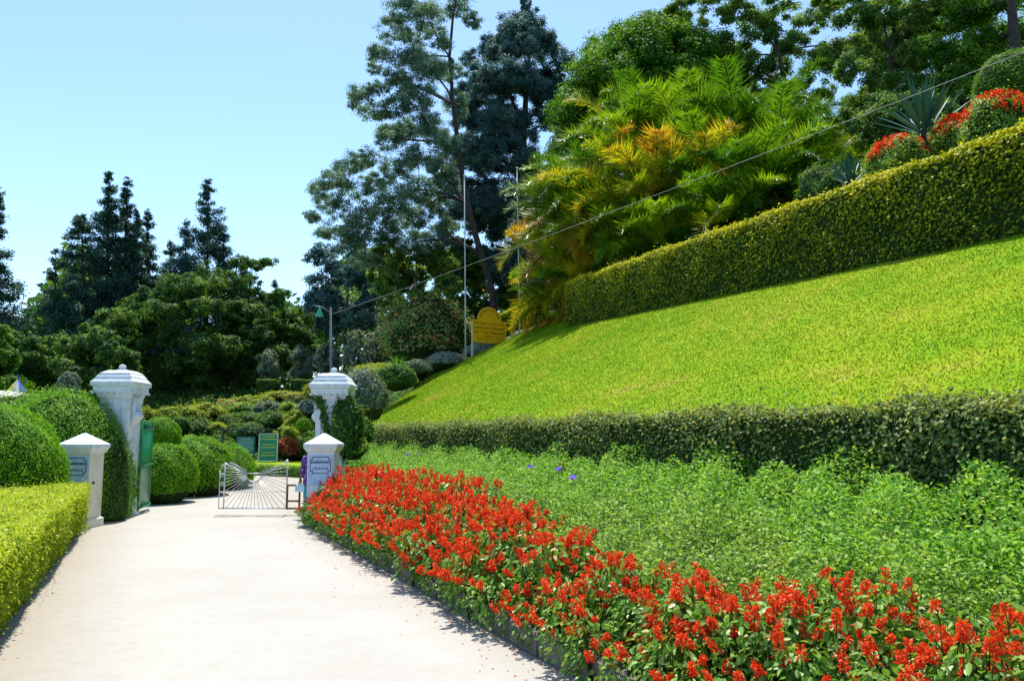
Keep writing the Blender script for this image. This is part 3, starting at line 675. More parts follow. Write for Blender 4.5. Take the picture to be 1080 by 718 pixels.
# ---------------------------------------------------------------- the person standing behind the small pillar
px0, py0 = P(330, 500, 16.2).x, 16.2
pe = thing('person', 'person in purple printed tunic and teal trousers half hidden behind the small white pillar', 'person', (px0, py0, 0))
def skin_mesh(verts, edges, radii, root=0, sub=2):
    me = bpy.data.meshes.new('s'); me.from_pydata(verts, edges, []); me.update(); o = bpy.data.objects.new('s', me); COL.objects.link(o)
    md = o.modifiers.new('s', 'SKIN'); 
    if not me.skin_vertices: 
        bpy.context.view_layer.objects.active = o
    sv = me.skin_vertices[0].data
    for i, r in enumerate(radii): sv[i].radius = (r, r) if not hasattr(r, '__len__') else r; sv[i].use_root = (i == root)
    sb = o.modifiers.new('b', 'SUBSURF'); sb.levels = sub; sb.render_levels = sub
    bpy.context.view_layer.update(); out = bpy.data.meshes.new_from_object(o.evaluated_get(bpy.context.evaluated_depsgraph_get()))
    bpy.data.objects.remove(o); out.polygons.foreach_set('use_smooth', [True] * len(out.polygons)); out.materials.clear(); return out
def sk(v, e, r, root=0, sub=2):
    try: return skin_mesh(v, e, r, root, sub)
    except Exception:
        m = MB()
        for a, b in e: m.tube([v[a], v[b]], [r[a] if not hasattr(r[a], '__len__') else r[a][0], r[b] if not hasattr(r[b], '__len__') else r[b][0]], 10)
        return m.mesh()
V_ = [(0, 0, .92), (0, 0, 1.10), (0, -.01, 1.30), (0, 0, 1.42), (0, -.01, 1.50),
      (-.09, 0, .86), (-.10, -.02, .48), (-.10, .01, .09), (-.10, -.14, .035),
      (.09, 0, .86), (.11, .02, .48), (.11, .05, .09), (.12, -.10, .035),
      (-.17, 0, 1.36), (-.21, .02, 1.10), (-.24, -.08, .90), (.17, 0, 1.36), (.21, .02, 1.10), (.20, -.14, .96)]
E_ = [(0, 1), (1, 2), (2, 3), (3, 4), (0, 5), (5, 6), (6, 7), (7, 8), (0, 9), (9, 10), (10, 11), (11, 12), (2, 13), (13, 14), (14, 15), (2, 16), (16, 17), (17, 18)]
Rr = [(.14, .10), (.12, .09), (.14, .10), .055, .05, .085, .06, .04, .03, .085, .06, .04, .03, .05, .04, .026, .05, .04, .026]
def off(vs_): return [(px0 + a, py0 + b, c) for a, b, c in vs_]
body = sk(off(V_), E_, Rr)
mb = MB(); mb.lathe([(.004, -.125), (.045, -.115), (.062, -.07), (.075, 0), (.077, .05), (.06, .10), (.02, .125)], (px0, py0 - .01, 1.595), 18, sc=(.95, 1.15))
mb.tube([(px0, py0 - .095, 1.60), (px0, py0 - .115, 1.575)], [.008, .014], 8)
for sx in (-1, 1):
    mb.tube([(px0 + sx * .072, py0, 1.62), (px0 + sx * .078, py0, 1.57)], [.012, .01], 6)
hand_v = []
import bmesh
def join_meshes(a, b):
    bm = bmesh.new(); bm.from_mesh(a); bm.from_mesh(b); me = bpy.data.meshes.new('j'); bm.to_mesh(me); bm.free(); return me
hands = MB()
for (hx, hy, hz) in ((-.24, -.08, .90), (.20, -.14, .96)):
    p = (px0 + hx, py0 + hy, hz); hands.tube([p, (p[0], p[1] - .015, p[2] - .04), (p[0], p[1] - .02, p[2] - .085)], [.022, .03, .024], 8)
    for q in range(4):
        fx = p[0] + (q - 1.5) * .017; fl_ = [.06, .068, .065, .05][q]
        hands.tube([(fx, p[1] - .02, p[2] - .075), (fx, p[1] - .035, p[2] - .075 - fl_ * .55), (fx, p[1] - .02, p[2] - .075 - fl_)], [.009, .0085, .006], 6)
    sg = 1 if hx < 0 else -1; hands.tube([(p[0] + sg * .018, p[1] - .015, p[2] - .03), (p[0] + sg * .04, p[1] - .035, p[2] - .065), (p[0] + sg * .035, p[1] - .045, p[2] - .09)], [.011, .009, .007], 6)
bme = join_meshes(join_meshes(body, mb.mesh()), hands.mesh()); bme.polygons.foreach_set('use_smooth', [True] * len(bme.polygons)); obj('body', bme, M['skin'], pe)
m = MB(); m.lathe([(.02, .135), (.068, .11), (.087, .05), (.086, -.01), (.078, -.07), (.05, -.12)], (px0, py0 + .022, 1.60), 18, sc=(1, 1.05)); m.tube([(px0, py0 + .09, 1.55), (px0, py0 + .11, 1.35), (px0, py0 + .10, 1.15)], [.035, .03, .012], 8); obj('hair', m.mesh(), M['hair'], pe)
m = MB()
for sx in (-1, 1): m.box((px0 + sx * .03, py0 - .094, 1.612), (.022, .006, .009))
obj('eyes', m.mesh(), M['hair'], pe)
m = MB(); m.box((px0, py0 - .092, 1.535), (.042, .008, .010)); obj('mouth', m.mesh(), M['brown_ink'], pe)
m = MB(); m.lathe([(.215, .74), (.20, .90), (.165, 1.08), (.185, 1.28), (.155, 1.40), (.07, 1.455)], (px0, py0, 0), 22, sc=(1, .68))
for sx, pts in ((-1, [(-.15, 0, 1.38), (-.205, .01, 1.24), (-.215, .02, 1.08), (-.232, -.04, .97)]), (1, [(.15, 0, 1.38), (.205, .01, 1.24), (.215, .02, 1.08), (.21, -.08, 1.01)])):
    m.tube(off(pts), [.06, .058, .05, .045], 12)
obj('tunic', m.mesh(), M['print'], pe)
m = MB()
for leg in ([(-.09, 0, .88), (-.105, -.02, .48), (-.10, .01, .09)], [(.09, 0, .88), (.11, .02, .48), (.11, .05, .09)]): m.tube(off(leg), [.105, .082, .062], 14)
obj('trousers', m.mesh(), M['teal_cloth'], pe)
m = MB()
for (a, b) in ((-.10, -.06), (.115, -.02)): m.frust([(.045, .115, -.03), (.05, .12, .0), (.035, .09, .05)], (px0 + a, py0 + b, .03))
obj('shoes', m.mesh(), M['hair'], pe)
pe.scale = (.93, .93, .87)
bg_ = thing('handbag', 'pale blue bag hanging from the hand of the half hidden person', 'bag', (px0 - .30, py0 - .10, .62))
bg_.scale = (.62, .62, .62); bgl = bg_.location.copy()
m = MB(); m.frust([(.13, .05, -.17), (.15, .06, -.12), (.14, .05, .02), (.10, .02, .06)], (px0 - .30, py0 - .10, .72)); obj('pouch', m.mesh(), M['blue_bag'], bg_)
m = MB(); m.tube([(px0 - .38, py0 - .10, .77), (px0 - .33, py0 - .10, .84), (px0 - .25, py0 - .10, .835), (px0 - .20, py0 - .10, .77)], .008, 6); obj('strap', m.mesh(), M['blue_bag'], bg_); bg_.location = (px0 - .225, py0 - .08, .56)

# ---------------------------------------------------------------- clipped bushes
def bush(name, label, c, r, n, L, W, mat, cat='bush', group=None, lump=.06, seed=1, up=.4, sink=0, streak=0, kind_core='branches', lo=-.35, extra=None, jitter=.05):
    """a dense bush: twiggy body inside, leaves over its lumpy surface; c is the middle of its volume"""
    c = Vector(c); t = thing(name, label, cat, (c.x, c.y, max(c.z - r[2], Hf(c.x, c.y))), group)
    obj(kind_core, blob_core(c, (r[0] * .93, r[1] * .93, r[2] * .93), 24, lump, seed).mesh(), M['core'], t)
    rr = random.Random(seed); ph = [rr.uniform(0, 6.3) for _ in range(6)]
    d = nrmz(rnd3(int(n * 1.6))); d = d[d[:, 2] > lo][:n]; n = len(d)
    th = np.arccos(np.clip(d[:, 2], -1, 1)); a = np.arctan2(d[:, 1], d[:, 0])
    k = 1 + lump * (np.sin(3 * a + ph[0]) * np.sin(2 * th + ph[1]) + .6 * np.sin(5 * a + ph[2]) * np.sin(5 * th + ph[3]))
    fine = noise2(a * 4, th * 5, ph[4])
    k = k + fine * lump * .6 - np.abs(R_.normal(size=n)) * jitter + R_.exponential(jitter * .3, n) + (R_.random(n) < .02) * R_.exponential(jitter * 1.2, n)
    pos = np.array(c) + d * k[:, None] * np.array(r)
    nr = nrmz(d / np.array(r)) * (1 if up < .8 else .6) + rnd3(n) * .45 + np.array([0, 0, up * .5])
    dr = rnd3(n) * .5 + np.array([0, 0, 1.0 * (1 if streak else 0)]) + d * .4
    lv = Leaves(); lv.add(pos, nr, L, W, dirs=dr, var=np.clip(.5 + .45 * fine, 0, 1))
    if extra: extra(lv, c, r)
    obj('foliage', lv.mesh(), mat, t); return t
def pxbush(name, label, px, py, rxp, rzp, Y, n, L, W, mat, ry=None, **kw):
    c = P(px, py, Y); q = mpp(Y); rx = rxp * q
    return bush(name, label, c, (rx, ry or rx, rzp * q), n, L, W, mat, **kw)
TG = 'clipped cypress mounds'
pxbush('clipped_dome', 'large clipped dome bush at the left edge, in front beside the small cream pillar', -6, 512, 66, 80, 12.9, 42000, .045, .02, LM['topiary'], seed=3, streak=1, group='clipped domes by the left pillar')
pxbush('clipped_dome', 'broad clipped dome bush just behind the small cream pillar', 62, 520, 74, 105, 16.0, 38000, .055, .022, LM['topiary'], seed=5, streak=1, group='clipped domes by the left pillar', lump=.04)
pxbush('clipped_dome', 'rounded clipped bush showing between the first dome and the tent', 22, 500, 80, 86, 18.6, 22000, .06, .028, LM['topiary'], seed=6, streak=1, group='clipped domes by the left pillar')
pxbush('clipped_dome', 'dark narrow bush pressed against the foot of the left gate pillar', 119, 522, 14, 58, 15.7, 9000, .055, .024, LM['mid'], seed=8, ry=.35)
pxbush('clipped_ball', 'round clipped ball bush above the mounds, beside the green gate', 168, 463, 20, 22, 20.5, 12000, .05, .024, LM['topiary'], seed=9, group=TG)
pxbush('clipped_mound', 'rounded clipped mound nearest the green gate, under the ball bush', 168, 505, 36, 36, 20.0, 18000, .05, .024, LM['topiary'], ry=1.0, seed=10, group=TG, lump=.08)
pxbush('clipped_mound', 'long clipped mound in the middle of the row beside the road', 203, 498, 38, 36, 22.5, 18000, .055, .026, LM['topiary'], ry=1.3, seed=11, group=TG, lump=.09)
pxbush('clipped_mound', 'long clipped mound at the far right end of the row, seen through the sunburst gate', 231, 499, 35, 30, 25.5, 16000, .06, .028, LM['topiary'], ry=1.5, seed=12, group=TG, lump=.08)
pxbush('clipped_mound', 'small dark clipped bush tucked behind the middle mound', 222, 488, 19, 20, 27.0, 7000, .06, .028, LM['mid'], ry=1.0, seed=13, group=TG)

# creeper over the right gate pillar, bank bushes
cr = P(365, 450, 17.15)
def climb(lv, c, r):
    n = 1500; a = R_.random(n); pos = np.stack([xr - .28 + a * .5 + R_.normal(size=n) * .03, np.full(n, 17.4 - .34), 2.36 - a * 1.1 + .15 * np.sin(a * 9) + R_.normal(size=n) * .05], 1)
    lv.add(pos, rnd3(n) * .4 + np.array([0, -1, .3]), .06, .04)
bush('creeper', 'dark creeper hanging over the right side of the right gate pillar', cr, (.30, .38, .56), 11000, .07, .045, LM['mid'], cat='climbing plant', lump=.24, seed=14, jitter=.2, lo=-1, extra=climb)
bush('bank_bush', 'dark bushy mass low on the bank between the creeper and the lawn', P(374, 458, 19.5), (.42, .5, .42), 7000, .07, .04, LM['mid'], seed=15, lump=.12, jitter=.1, group='bushes on the bank left of the lawn')
pxbush('bank_bush', 'grey green leafy bush overhanging the dark side of the bank', 380, 420, 27, 28, 27, 14000, .10, .045, LM['grey'], seed=16, lump=.14, jitter=.1, group='bushes on the bank left of the lawn')
pxbush('bank_bush', 'dark green arching bush at the upper left edge of the lawn', 418, 399, 20, 13, 33, 10000, .11, .05, LM['mid'], seed=17, lump=.14, jitter=.1, group='bushes on the bank left of the lawn')
pxbush('bank_bush', 'yellow green bush topmost on the bank below the spiky plant', 398, 396, 26, 11, 36, 9000, .12, .05, LM['yellowgreen'], seed=18, lump=.14, jitter=.1, group='bushes on the bank left of the lawn')
pxbush('bank_bush', 'low straggly bush where the foot of the lawn meets the feathery bedding', 372, 472, 16, 12, 19, 4000, .06, .035, LM['pale'], seed=19, lump=.14, jitter=.1, group='bushes on the bank left of the lawn')

def spiky(name, label, p, n, L, wd, mat, cat='plant', trunk=0, spread=1.0, group=None, droop=.1):
    p = Vector(p); t = thing(name, label, cat, p, group)
    m = MB(); vs_ = []; c0 = p + Vector((0, 0, trunk))
    bl = Leaves()
    for i in range(n):
        q = (i + .5) / n; az = i * 2.39996; el = rad(86) - q * rad(70) * spread; ln = L * (.75 + .35 * random.random()) * (1 - .15 * q)
        d = Vector((math.cos(az) * math.cos(el), math.sin(az) * math.cos(el), math.sin(el))); side = Vector((-math.sin(az), math.cos(az), 0))
        upn = side.cross(d); b = len(m.v); pts = []
        for k_, (u, ww, h) in enumerate(((0, .55, 0), (.25, .9, .01), (.55, 1, 0), (.8, .62, -droop * .4), (1, .04, -droop))):
            c = c0 + d * (ln * u) + Vector((0, 0, h * ln)); 
            pts += [c - side * wd * ww * .5, c - upn * wd * .22 * ww, c + side * wd * ww * .5]
        fs = []
        for k_ in range(4):
            a = 3 * k_; fs += [(a, a + 1, a + 4, a + 3), (a + 1, a + 2, a + 5, a + 4)]
        m.add(pts, fs, 0, True)
    me = m.mesh(); r = np.repeat(R_.random(n), 15); at = me.attributes.new('rnd', 'FLOAT', 'POINT'); at.data.foreach_set('value', r.astype(np.float32))
    at = me.attributes.new('var', 'FLOAT', 'POINT'); at.data.foreach_set('value', np.repeat(np.linspace(0, 1, n), 15).astype(np.float32))
    obj('blades', me, mat, t)
    if trunk > 0:
        m = MB(); m.tube([p - Vector((0, 0, .3)), p + Vector((0, 0, trunk * .5)), c0 + Vector((0, 0, .05))], [.16, .22, .20], 12)
        for i in range(60):
            az = i * 2.4; z = trunk * (i / 60); m.tube([p + Vector((math.cos(az) * .18, math.sin(az) * .18, z)), p + Vector((math.cos(az) * .27, math.sin(az) * .27, z + .06))], [.05, .012], 5)
        obj('trunk', m.mesh(), M['darkbark'], t)
    return t
spiky('spiky_plant', 'bright green grassy spiky plant left of the red leaved shrub', P(419, 392, 37), 60, 1.1, .07, LM['cover'], spread=.9, droop=.3)
spiky('spiky_plant', 'small pale spiky plant at the foot of the bank beside the creeper', P(366, 440, 18.3), 24, .7, .04, LM['yellowgreen'], spread=.9, droop=.3)
pxbush('croton_shrub', 'big shrub with red, cream and green leaves left of the yellow board', 450, 358, 47, 40, 43, 14000, .20, .09, LM['croton'], seed=21, lump=.26, jitter=.3, up=1.4)
for i, (px, py, a, b, Y, lab) in enumerate(((470, 381, 20, 9, 38.5, 'silver leaved low bush under the left post of the yellow board'), (508, 371, 18, 9, 39.5, 'silver green low bush behind the board between its posts'),
                                  (532, 365, 14, 8, 40, 'silver low bush between the right post and the thin pole'), (551, 357, 11, 8, 39.5, 'silver low bush highest on the lawn, behind the right thin pole'), (440, 388, 14, 8, 36.5, 'silver tinged low bush lowest on the lawn edge under the red leaved shrub'))):
    pxbush('silver_bush', lab, px, py, a, b, Y, 5000, .10, .04, LM['silver'] if i < 4 else LM['grey'], seed=30 + i, lump=.12, jitter=.1, group='silver low bushes along the lawn edge')
hedge('short_hedge', 'short yellow topped hedge between the yellow board and the palms', P(533, 350, 42.5), P(582, 345, 40.5), .6, 1.0, 12000, .11, .07, LM['gold'], rough=.06, topmat_bias=.9)

# ---------------------------------------------------------------- yellow board, poles, lamp and cable
sL = P(494.5, 380, 38.2); sR = P(537, 366, 39.6)
zL, zR = Hf(sL.x, sL.y), Hf(sR.x, sR.y)
bd = thing('name_board', 'arched yellow board with dark lettering on two white posts at the lawn edge', 'sign', (sL.x, sL.y, zL))
dd = Vector((sR.x - sL.x, sR.y - sL.y)); Lb = dd.length; dd.normalize(); nb = Vector((dd.y, -dd.x))
if nb.y > 0: nb = -nb
zb0 = P(515, 362, 38.9).z; q = mpp(38.9); hb = 24 * q; rb = 15.5 * q; Wb = 43 * q
cx_, cy_ = (sL.x + sR.x) / 2, (sL.y + sR.y) / 2
def bp_(u, z, o): return (cx_ + dd.x * u + nb.x * o, cy_ + dd.y * u + nb.y * o, zb0 + z)
out = [(-Wb / 2, 0), (Wb / 2, 0), (Wb / 2, hb)] + [(rb * math.cos(a), hb + (rb * .92) * math.sin(a)) for a in np.linspace(0, math.pi, 20)] + [(-Wb / 2, hb)]
m = MB(); n = len(out); vs_ = [bp_(u, z, 0) for u, z in out] + [bp_(u, z, -.04) for u, z in out]
m.add(vs_, [tuple(range(n)), tuple(reversed(range(n, 2 * n)))] + [(i, n + i, n + (i + 1) % n, (i + 1) % n) for i in range(n)]); pn = obj('panel', m.mesh(), M['yellow'], bd)
m = MB(); rr = random.Random(5)
def glyph(u, z, wd, hh, rot=0):
    k = rr.choice([1, 2, 3])
    parts = [(-.35, 0, .25, 1)] + [(0, .4, .9, .2)] * (k != 2) + [(.35, 0, .25, 1)] * (k > 1) + [(0, -.05, .8, .2)] * (k == 2)
    for (a, b, c, d) in parts:
        uu = a * wd; zz = b * hh; ur = uu * math.cos(rot) - zz * math.sin(rot); zr = uu * math.sin(rot) + zz * math.cos(rot)
        hw, hh2 = c * wd / 2, d * hh / 2; cs = [(-hw, -hh2), (hw, -hh2), (hw, hh2), (-hw, hh2)]
        m.add([bp_(u + ur + x * math.cos(rot) - y * math.sin(rot), z + zr + x * math.sin(rot) + y * math.cos(rot), .006) for x, y in cs], [(0, 1, 2, 3)])
for row, (z, lo, hi_, h_) in enumerate(((.86, -.92, .92, .10), (.66, -.90, .92, .10), (.47, -.9, .9, .10), (.29, -.35, .2, .07), (.16, -.7, -.05, .06))):
    u = lo * Wb / 2
    while u < hi_ * Wb / 2:
        wd = h_ * rr.uniform(.5, .8); glyph(u + wd / 2, z * hb / 1.0, wd, h_); u += wd * 1.3 + (h_ * .6 if rr.random() < .14 else 0)
for a in np.linspace(.35, math.pi - .35, 15): glyph(rb * .82 * math.cos(a), hb + rb * .76 * math.sin(a), .07, .10, a - math.pi / 2)
obj('lettering', m.mesh(), M['brown_ink'], pn)
m = MB(); m.tube([bp_(u, z, .004) for u, z in out + out[:1]], .016, 5, cap=False); obj('frame', m.mesh(), M['yellow'], pn)
for sx, zz in ((-1, zL), (1, zR)):
    m = MB(); b = bp_(sx * (Wb / 2 - .04), 0, -.06); m.box((b[0], b[1], (zz - .2 + zb0 + hb * .9) / 2), (.09, .07, zb0 + hb * .9 - zz + .2), math.atan2(dd.y, dd.x)); obj('post', m.mesh(), M['palepole'], bd)
def thin_pole(px, py_base, py_top, Y, lab, r=.035):
    b = P(px, py_base, Y); z0 = Hf(b.x, Y) - .1; top = P(px - 4, py_top, Y).z
    t = thing('thin_pole', lab, 'pole', (b.x, Y, z0), 'thin tall poles by the yellow board')
    m = MB(); m.tube([(b.x, Y, z0), (b.x - .05, Y, (z0 + top) / 2), (b.x - .12, Y, top)], [r, r * .85, r * .6], 8); obj('shaft', m.mesh(), M['palepole'], t)
    m = MB(); m.lathe([(.02, 0), (.05, .03), (.05, .07), (.01, .1)], (b.x - .12, Y, top - .01), 8); obj('tip', m.mesh(), M['palepole'], t)
    return Vector((b.x - .1, Y, top))
thin_pole(491, 380, 186, 38.0, 'thin pale pole rising beside the left post of the yellow board')
tp = thin_pole(548, 360, 178, 39.0, 'thin pale pole rising right of the yellow board')
Yl = 23.0; lb = P(350, 400, Yl); lt = P(348.5, 330, Yl); arm = P(330, 322, Yl - .1)
ll = thing('street_lamp', 'slim grey lamp post with a green bell shade behind the right gate pillar', 'lamp', (lb.x, Yl, Hf(lb.x, Yl)))
m = MB(); m.tube([(lb.x, Yl, Hf(lb.x, Yl) - .2), (lb.x, Yl, 2.5), lt + Vector((0, 0, .15))], [.05, .04, .03], 10); obj('post', m.mesh(), M['pole'], ll)
m = MB(); m.tube([lt, (lt.x - .2, Yl - .03, lt.z + .14), arm], [.018, .016, .014], 8); obj('arm', m.mesh(), M['pole'], ll)
lc = P(337, 330, Yl - .07); m = MB(); m.tube([(lc.x, lc.y, lc.z + .08), (lc.x, lc.y, lc.z + .22)], .01, 6); m.lathe([(.03, .12), (.05, .09), (.07, .0), (.12, -.07), (.125, -.10), (.10, -.10)], lc, 14); obj('lamp_shade', m.mesh(), M['lampgreen'], ll)
cab = []
A_ = lt + Vector((0, 0, -.05)); W1 = P(1075, 43, 10.5)
far_end = A_ + (W1 - A_) * 1.6
for i in range(41):
    q = i / 40; p = A_ + (far_end - A_) * q; p = p.copy(); p.z -= .25 * 4 * q * (1 - q) * .8; cab.append(p)
# keep the cable passing over its measured point
m = MB(); m.tube(cab, .006, 6)
cb = obj('overhead_cable', m.mesh(), M['cable']); tag(cb, 'long grey overhead cable rising from the lamp post across the slope', 'cable')
pb = far_end; zz = Hf(pb.x, pb.y)
up_ = thing('utility_pole', 'plain utility pole holding the upper end of the overhead cable', 'pole', (pb.x, pb.y, zz)); m = MB(); m.tube([(pb.x, pb.y, zz - .3), (pb.x, pb.y, pb.z + .4)], [.12, .09], 12); obj('shaft', m.mesh(), M['bark'], up_)

# ---------------------------------------------------------------- trees
def limb(m, a, b, ra, rb, bend=.12, n=5, seg=6):
    a = Vector(a); b = Vector(b); L = (b - a).length; o = Vector((random.uniform(-1, 1), random.uniform(-1, 1), random.uniform(-.2, .8))) * L * bend
    pts = [a.lerp(b, i / n) + o * math.sin(math.pi * i / n) + Vector((random.uniform(-1, 1), random.uniform(-1, 1), random.uniform(-1, 1))) * L * .015 * (0 < i < n) for i in range(n + 1)]
    m.tube(pts, [ra + (rb - ra) * (i / n) for i in range(n + 1)], seg, cap=False); return pts
def crown_leaves(lv, c, r, n, L, W, sub=14, droop=0.0, up=.5, subr=.34, shell=.55):
    """leaves gathered into tufts spread through an ellipsoid; returns tuft centres"""
    c = np.array(c); r = np.array(r)
    d = nrmz(rnd3(sub)); sc = c + d * r * (R_.uniform(shell ** 3, 1, (sub, 1)) ** (1 / 3))
    k = R_.integers(0, sub, n); dd_ = nrmz(rnd3(n)); rr = R_.random((n, 1)) ** .62 * 1.12
    sr = R_.uniform(.6, 1.25, sub)[k][:, None] * subr * r * np.array([1, 1, .95])
    pos = sc[k] + dd_ * rr * sr
    nr = dd_ * .7 + (pos - c) / r * .5 + rnd3(n) * .45 + np.array([0, 0, up]); dr = rnd3(n) + np.array([0, 0, -droop])
    tv = R_.random(sub)[k]
    lv.add(pos, nr, L, W, dirs=dr, var=tv); return sc
def tree(name, label, base, trunk, clumps, D, leaf, mat, bark='bark', tr=.25, cat='tree', group=None, sub=26, droop=.3, twigs=6, subr=.30, shell=.55, dens=1.0, ysc=1.0):
    """trunk: list of (px,py) up the stem; clumps: (px,py,rx,rz,dy,leaf count) measured in picture units at distance D"""
    base = Vector(base); t = thing(name, label, cat, base, group); q = mpp(D)
    tp_ = [base - Vector((0, 0, .3))] + [P(a, b, D) for a, b in trunk]
    m = MB(); n = len(tp_) - 1; rs = [tr * (1 - .8 * i / max(n, 1)) for i in range(n + 1)]; m.tube(tp_, rs, 10)
    lv = Leaves()
    nodes = [(tp_[i], 0.0, rs[i]) for i in range(1, len(tp_))]; todo = []
    for (px, py, rx, rz, dy, nl) in clumps:
        cc = P(px, py, D + dy); todo.append((min((cc - p[0]).length for p in nodes), cc, (rx * q, rx * q * ysc, rz * q), nl))
    todo.sort(key=lambda e: e[0])
    for _, cc, r, nl in todo:
        sc = crown_leaves(lv, cc, r, int(nl * dens * 2.0), leaf[0] * 1.12, leaf[1] * 1.15, sub, droop, subr=subr, shell=shell)
        best = min(nodes, key=lambda e: (e[0] - cc).length + .4 * e[1] + 1.2 * max(0, e[0].z - cc.z + .5)); ln = best[1] + (best[0] - cc).length
        r0 = min(best[2] * .62, tr * .5); r1 = max(.012, r0 * .5); pts = limb(m, best[0], cc, r0, r1, .14); nodes.append((cc, ln, r1))
        for s_ in sc[:twigs]:
            limb(m, pts[random.choice([3, 4, 5])], s_, min(r1, .02), .006, .12, 3, 4)
    obj('trunk', m.mesh(), M[bark], t); obj('crown', lv.mesh(), mat, t); return t
def auto(px, py, rx, rz, n, rc, nl, dyr=1.0, D=50, hemi=False, seed=0, dome=False):
    rr = random.Random(seed); out = []
    for i in range(n):
        while True:
            a, b, c = rr.uniform(-1, 1), rr.uniform(-1, 1), rr.uniform(-1, 1)
            if a * a + b * b + c * c < 1 and (a * a + b * b + c * c > .3) and not (hemi and b < -.25): break
        k = rr.uniform(.75, 1.25) * rc
        out.append((px + a * rx, py - b * rz, k, k * rr.uniform(.6, .85), c * rx * mpp(D) * dyr, nl))
    return out
def conifer(label, px, py_top, py_base, D, Rm, n, seed, mat='conifer', lean=0, name='conifer', sparse=1.0, group='tall conifers behind the gate', lo=.12, power=.8):
    rr = random.Random(seed); b = P(px, py_base, D); b.z = Hf(b.x, D); top = P(px + lean, py_top, D); hgt = top.z - b.z
    t = thing(name, label, 'tree', b, group); n = int(n * 1.5); Rm = Rm * 1.2; m = MB(); ax = lambda u: b.lerp(top, u)
    m.tube([ax(-.01), ax(.3), ax(.65), ax(1)], [hgt * .016, hgt * .012, hgt * .006, .02], 8); lv = Leaves(); nb = int(hgt * 7 * sparse); n *= 2
    P_, N_, V2 = [], [], []
    for i in range(nb):
        u = lo + (1 - lo) * rr.random() ** .9; Lb_ = Rm * ((1 - u) ** power * .95 + .05) * rr.uniform(.45, 1.15); az = rr.uniform(0, 6.3)
        a = ax(u); e = a + Vector((math.cos(az) * Lb_, math.sin(az) * Lb_, Lb_ * rr.uniform(-.15, .45)))
        m.tube([a, a.lerp(e, .5) - Vector((0, 0, Lb_ * .06)), e], [.05, .03, .01], 4, cap=False)
        k = max(6, int(n / nb * Lb_ / (Rm * .5))); w_ = R_.random(k) ** .7; pos = np.array(a) + (np.array(e) - np.array(a)) * w_[:, None]
        g = R_.normal(size=(k, 3)) * np.array([.15, .15, .12]) * (Lb_ * .8 + .22); P_.append(pos + g); N_.append(g * 1.5 + rnd3(k) * .4 + np.array([0, 0, .6])); V2.append(np.full(k, rr.random()))
    Pp = np.concatenate(P_); lv.add(Pp, np.concatenate(N_), .25, .11, var=np.concatenate(V2)); obj('trunk', m.mesh(), M['darkbark'], t); obj('crown', lv.mesh(), LM[mat], t); return t

# conifers beyond the gate
conifer('tall dark conifer with the highest tip, left of its close neighbour', 113, 181, 400, 78, 3.6, 15000, 1, lean=2)
conifer('tall dark conifer close to the right of the highest one', 127, 187, 400, 80, 3.0, 12000, 2, lean=8)
conifer('lower pale tipped conifer right of the two highest ones', 156, 220, 400, 82, 2.6, 8000, 3, lean=0)
conifer('ragged dark conifer leaning at the left shoulder of the highest one', 92, 228, 400, 76, 3.2, 9000, 4, lean=-6, power=.5)
conifer('tall loose conifer standing alone above the middle of the leafy trees', 217, 190, 400, 80, 4.2, 12000, 5, lean=3, sparse=.8)
conifer('blue tinged conifer just left of the lone tall one', 196, 232, 400, 78, 3.8, 9000, 6, lean=0, mat='bluedark')
conifer('thin half bare conifer at the left with a broken looking top', 57, 262, 400, 74, 2.8, 4200, 7, lean=2, sparse=.8, name='conifer')
conifer('dark conifer cut by the left edge of the picture', -6, 190, 400, 60, 2.4, 9000, 8, lean=2)
conifer('slim conifer filling between the highest one and the pale tipped one', 141, 222, 400, 79, 2.8, 9000, 10, lean=3)
conifer('slim pointed conifer on the right shoulder of the lone tall one', 234, 236, 400, 81, 2.8, 7000, 11, lean=2)
conifer('short pointed conifer left of the blue tinged one', 178, 255, 400, 79, 2.8, 7000, 12, lean=2)
conifer('short dense conifer stepping down right of the lone tall one', 255, 268, 400, 84, 3.0, 7000, 13, lean=2)
conifer('small conifer lowest in the row stepping down towards the lamp post', 290, 296, 400, 86, 2.8, 6000, 14, lean=0)
conifer('low broad conifer between the half bare one and the tall group', 75, 300, 400, 72, 3.6, 7000, 9, power=.5)

TB = 'leafy trees behind the gate'
tree('broadleaf_tree', 'big round dark green tree whose trunk shows just right of the left gate pillar', on(166, 66), [(166, 415), (164, 405), (166, 380), (180, 350)],
     auto(200, 352, 78, 56, 46, 17, 1100, D=66, seed=2) + [(150, 330, 22, 20, 0, 1500), (165, 395, 30, 18, 0, 1400), (140, 365, 18, 24, 1, 1200)], 66, (.22, .12), LM['mid'], 'darkbark', .3, group=TB, subr=.34)
tree('broadleaf_tree', 'spreading green tree filling the gap right of the big round one', on(262, 70), [(262, 405), (262, 380), (266, 350)],
     auto(272, 362, 54, 46, 30, 15, 900, D=70, seed=3), 70, (.21, .12), LM['mid'], 'darkbark', .25, group=TB, subr=.34)
tree('broadleaf_tree', 'open branched tree with layered tufts reaching right of the lone conifer', on(250, 70), [(250, 400), (250, 330), (246, 300), (250, 280)],
     [(255, 277, 12, 7, 0, 500), (272, 279, 14, 6, 1, 500), (284, 276, 9, 4, 0, 250), (240, 300, 18, 14, 1, 900), (262, 300, 18, 12, -1, 900), (285, 318, 14, 9, 0, 500), (298, 310, 9, 6, 0, 250), (225, 290, 18, 14, 0, 700)], 70, (.24, .11), LM['mid'], 'darkbark', .25, group=TB)
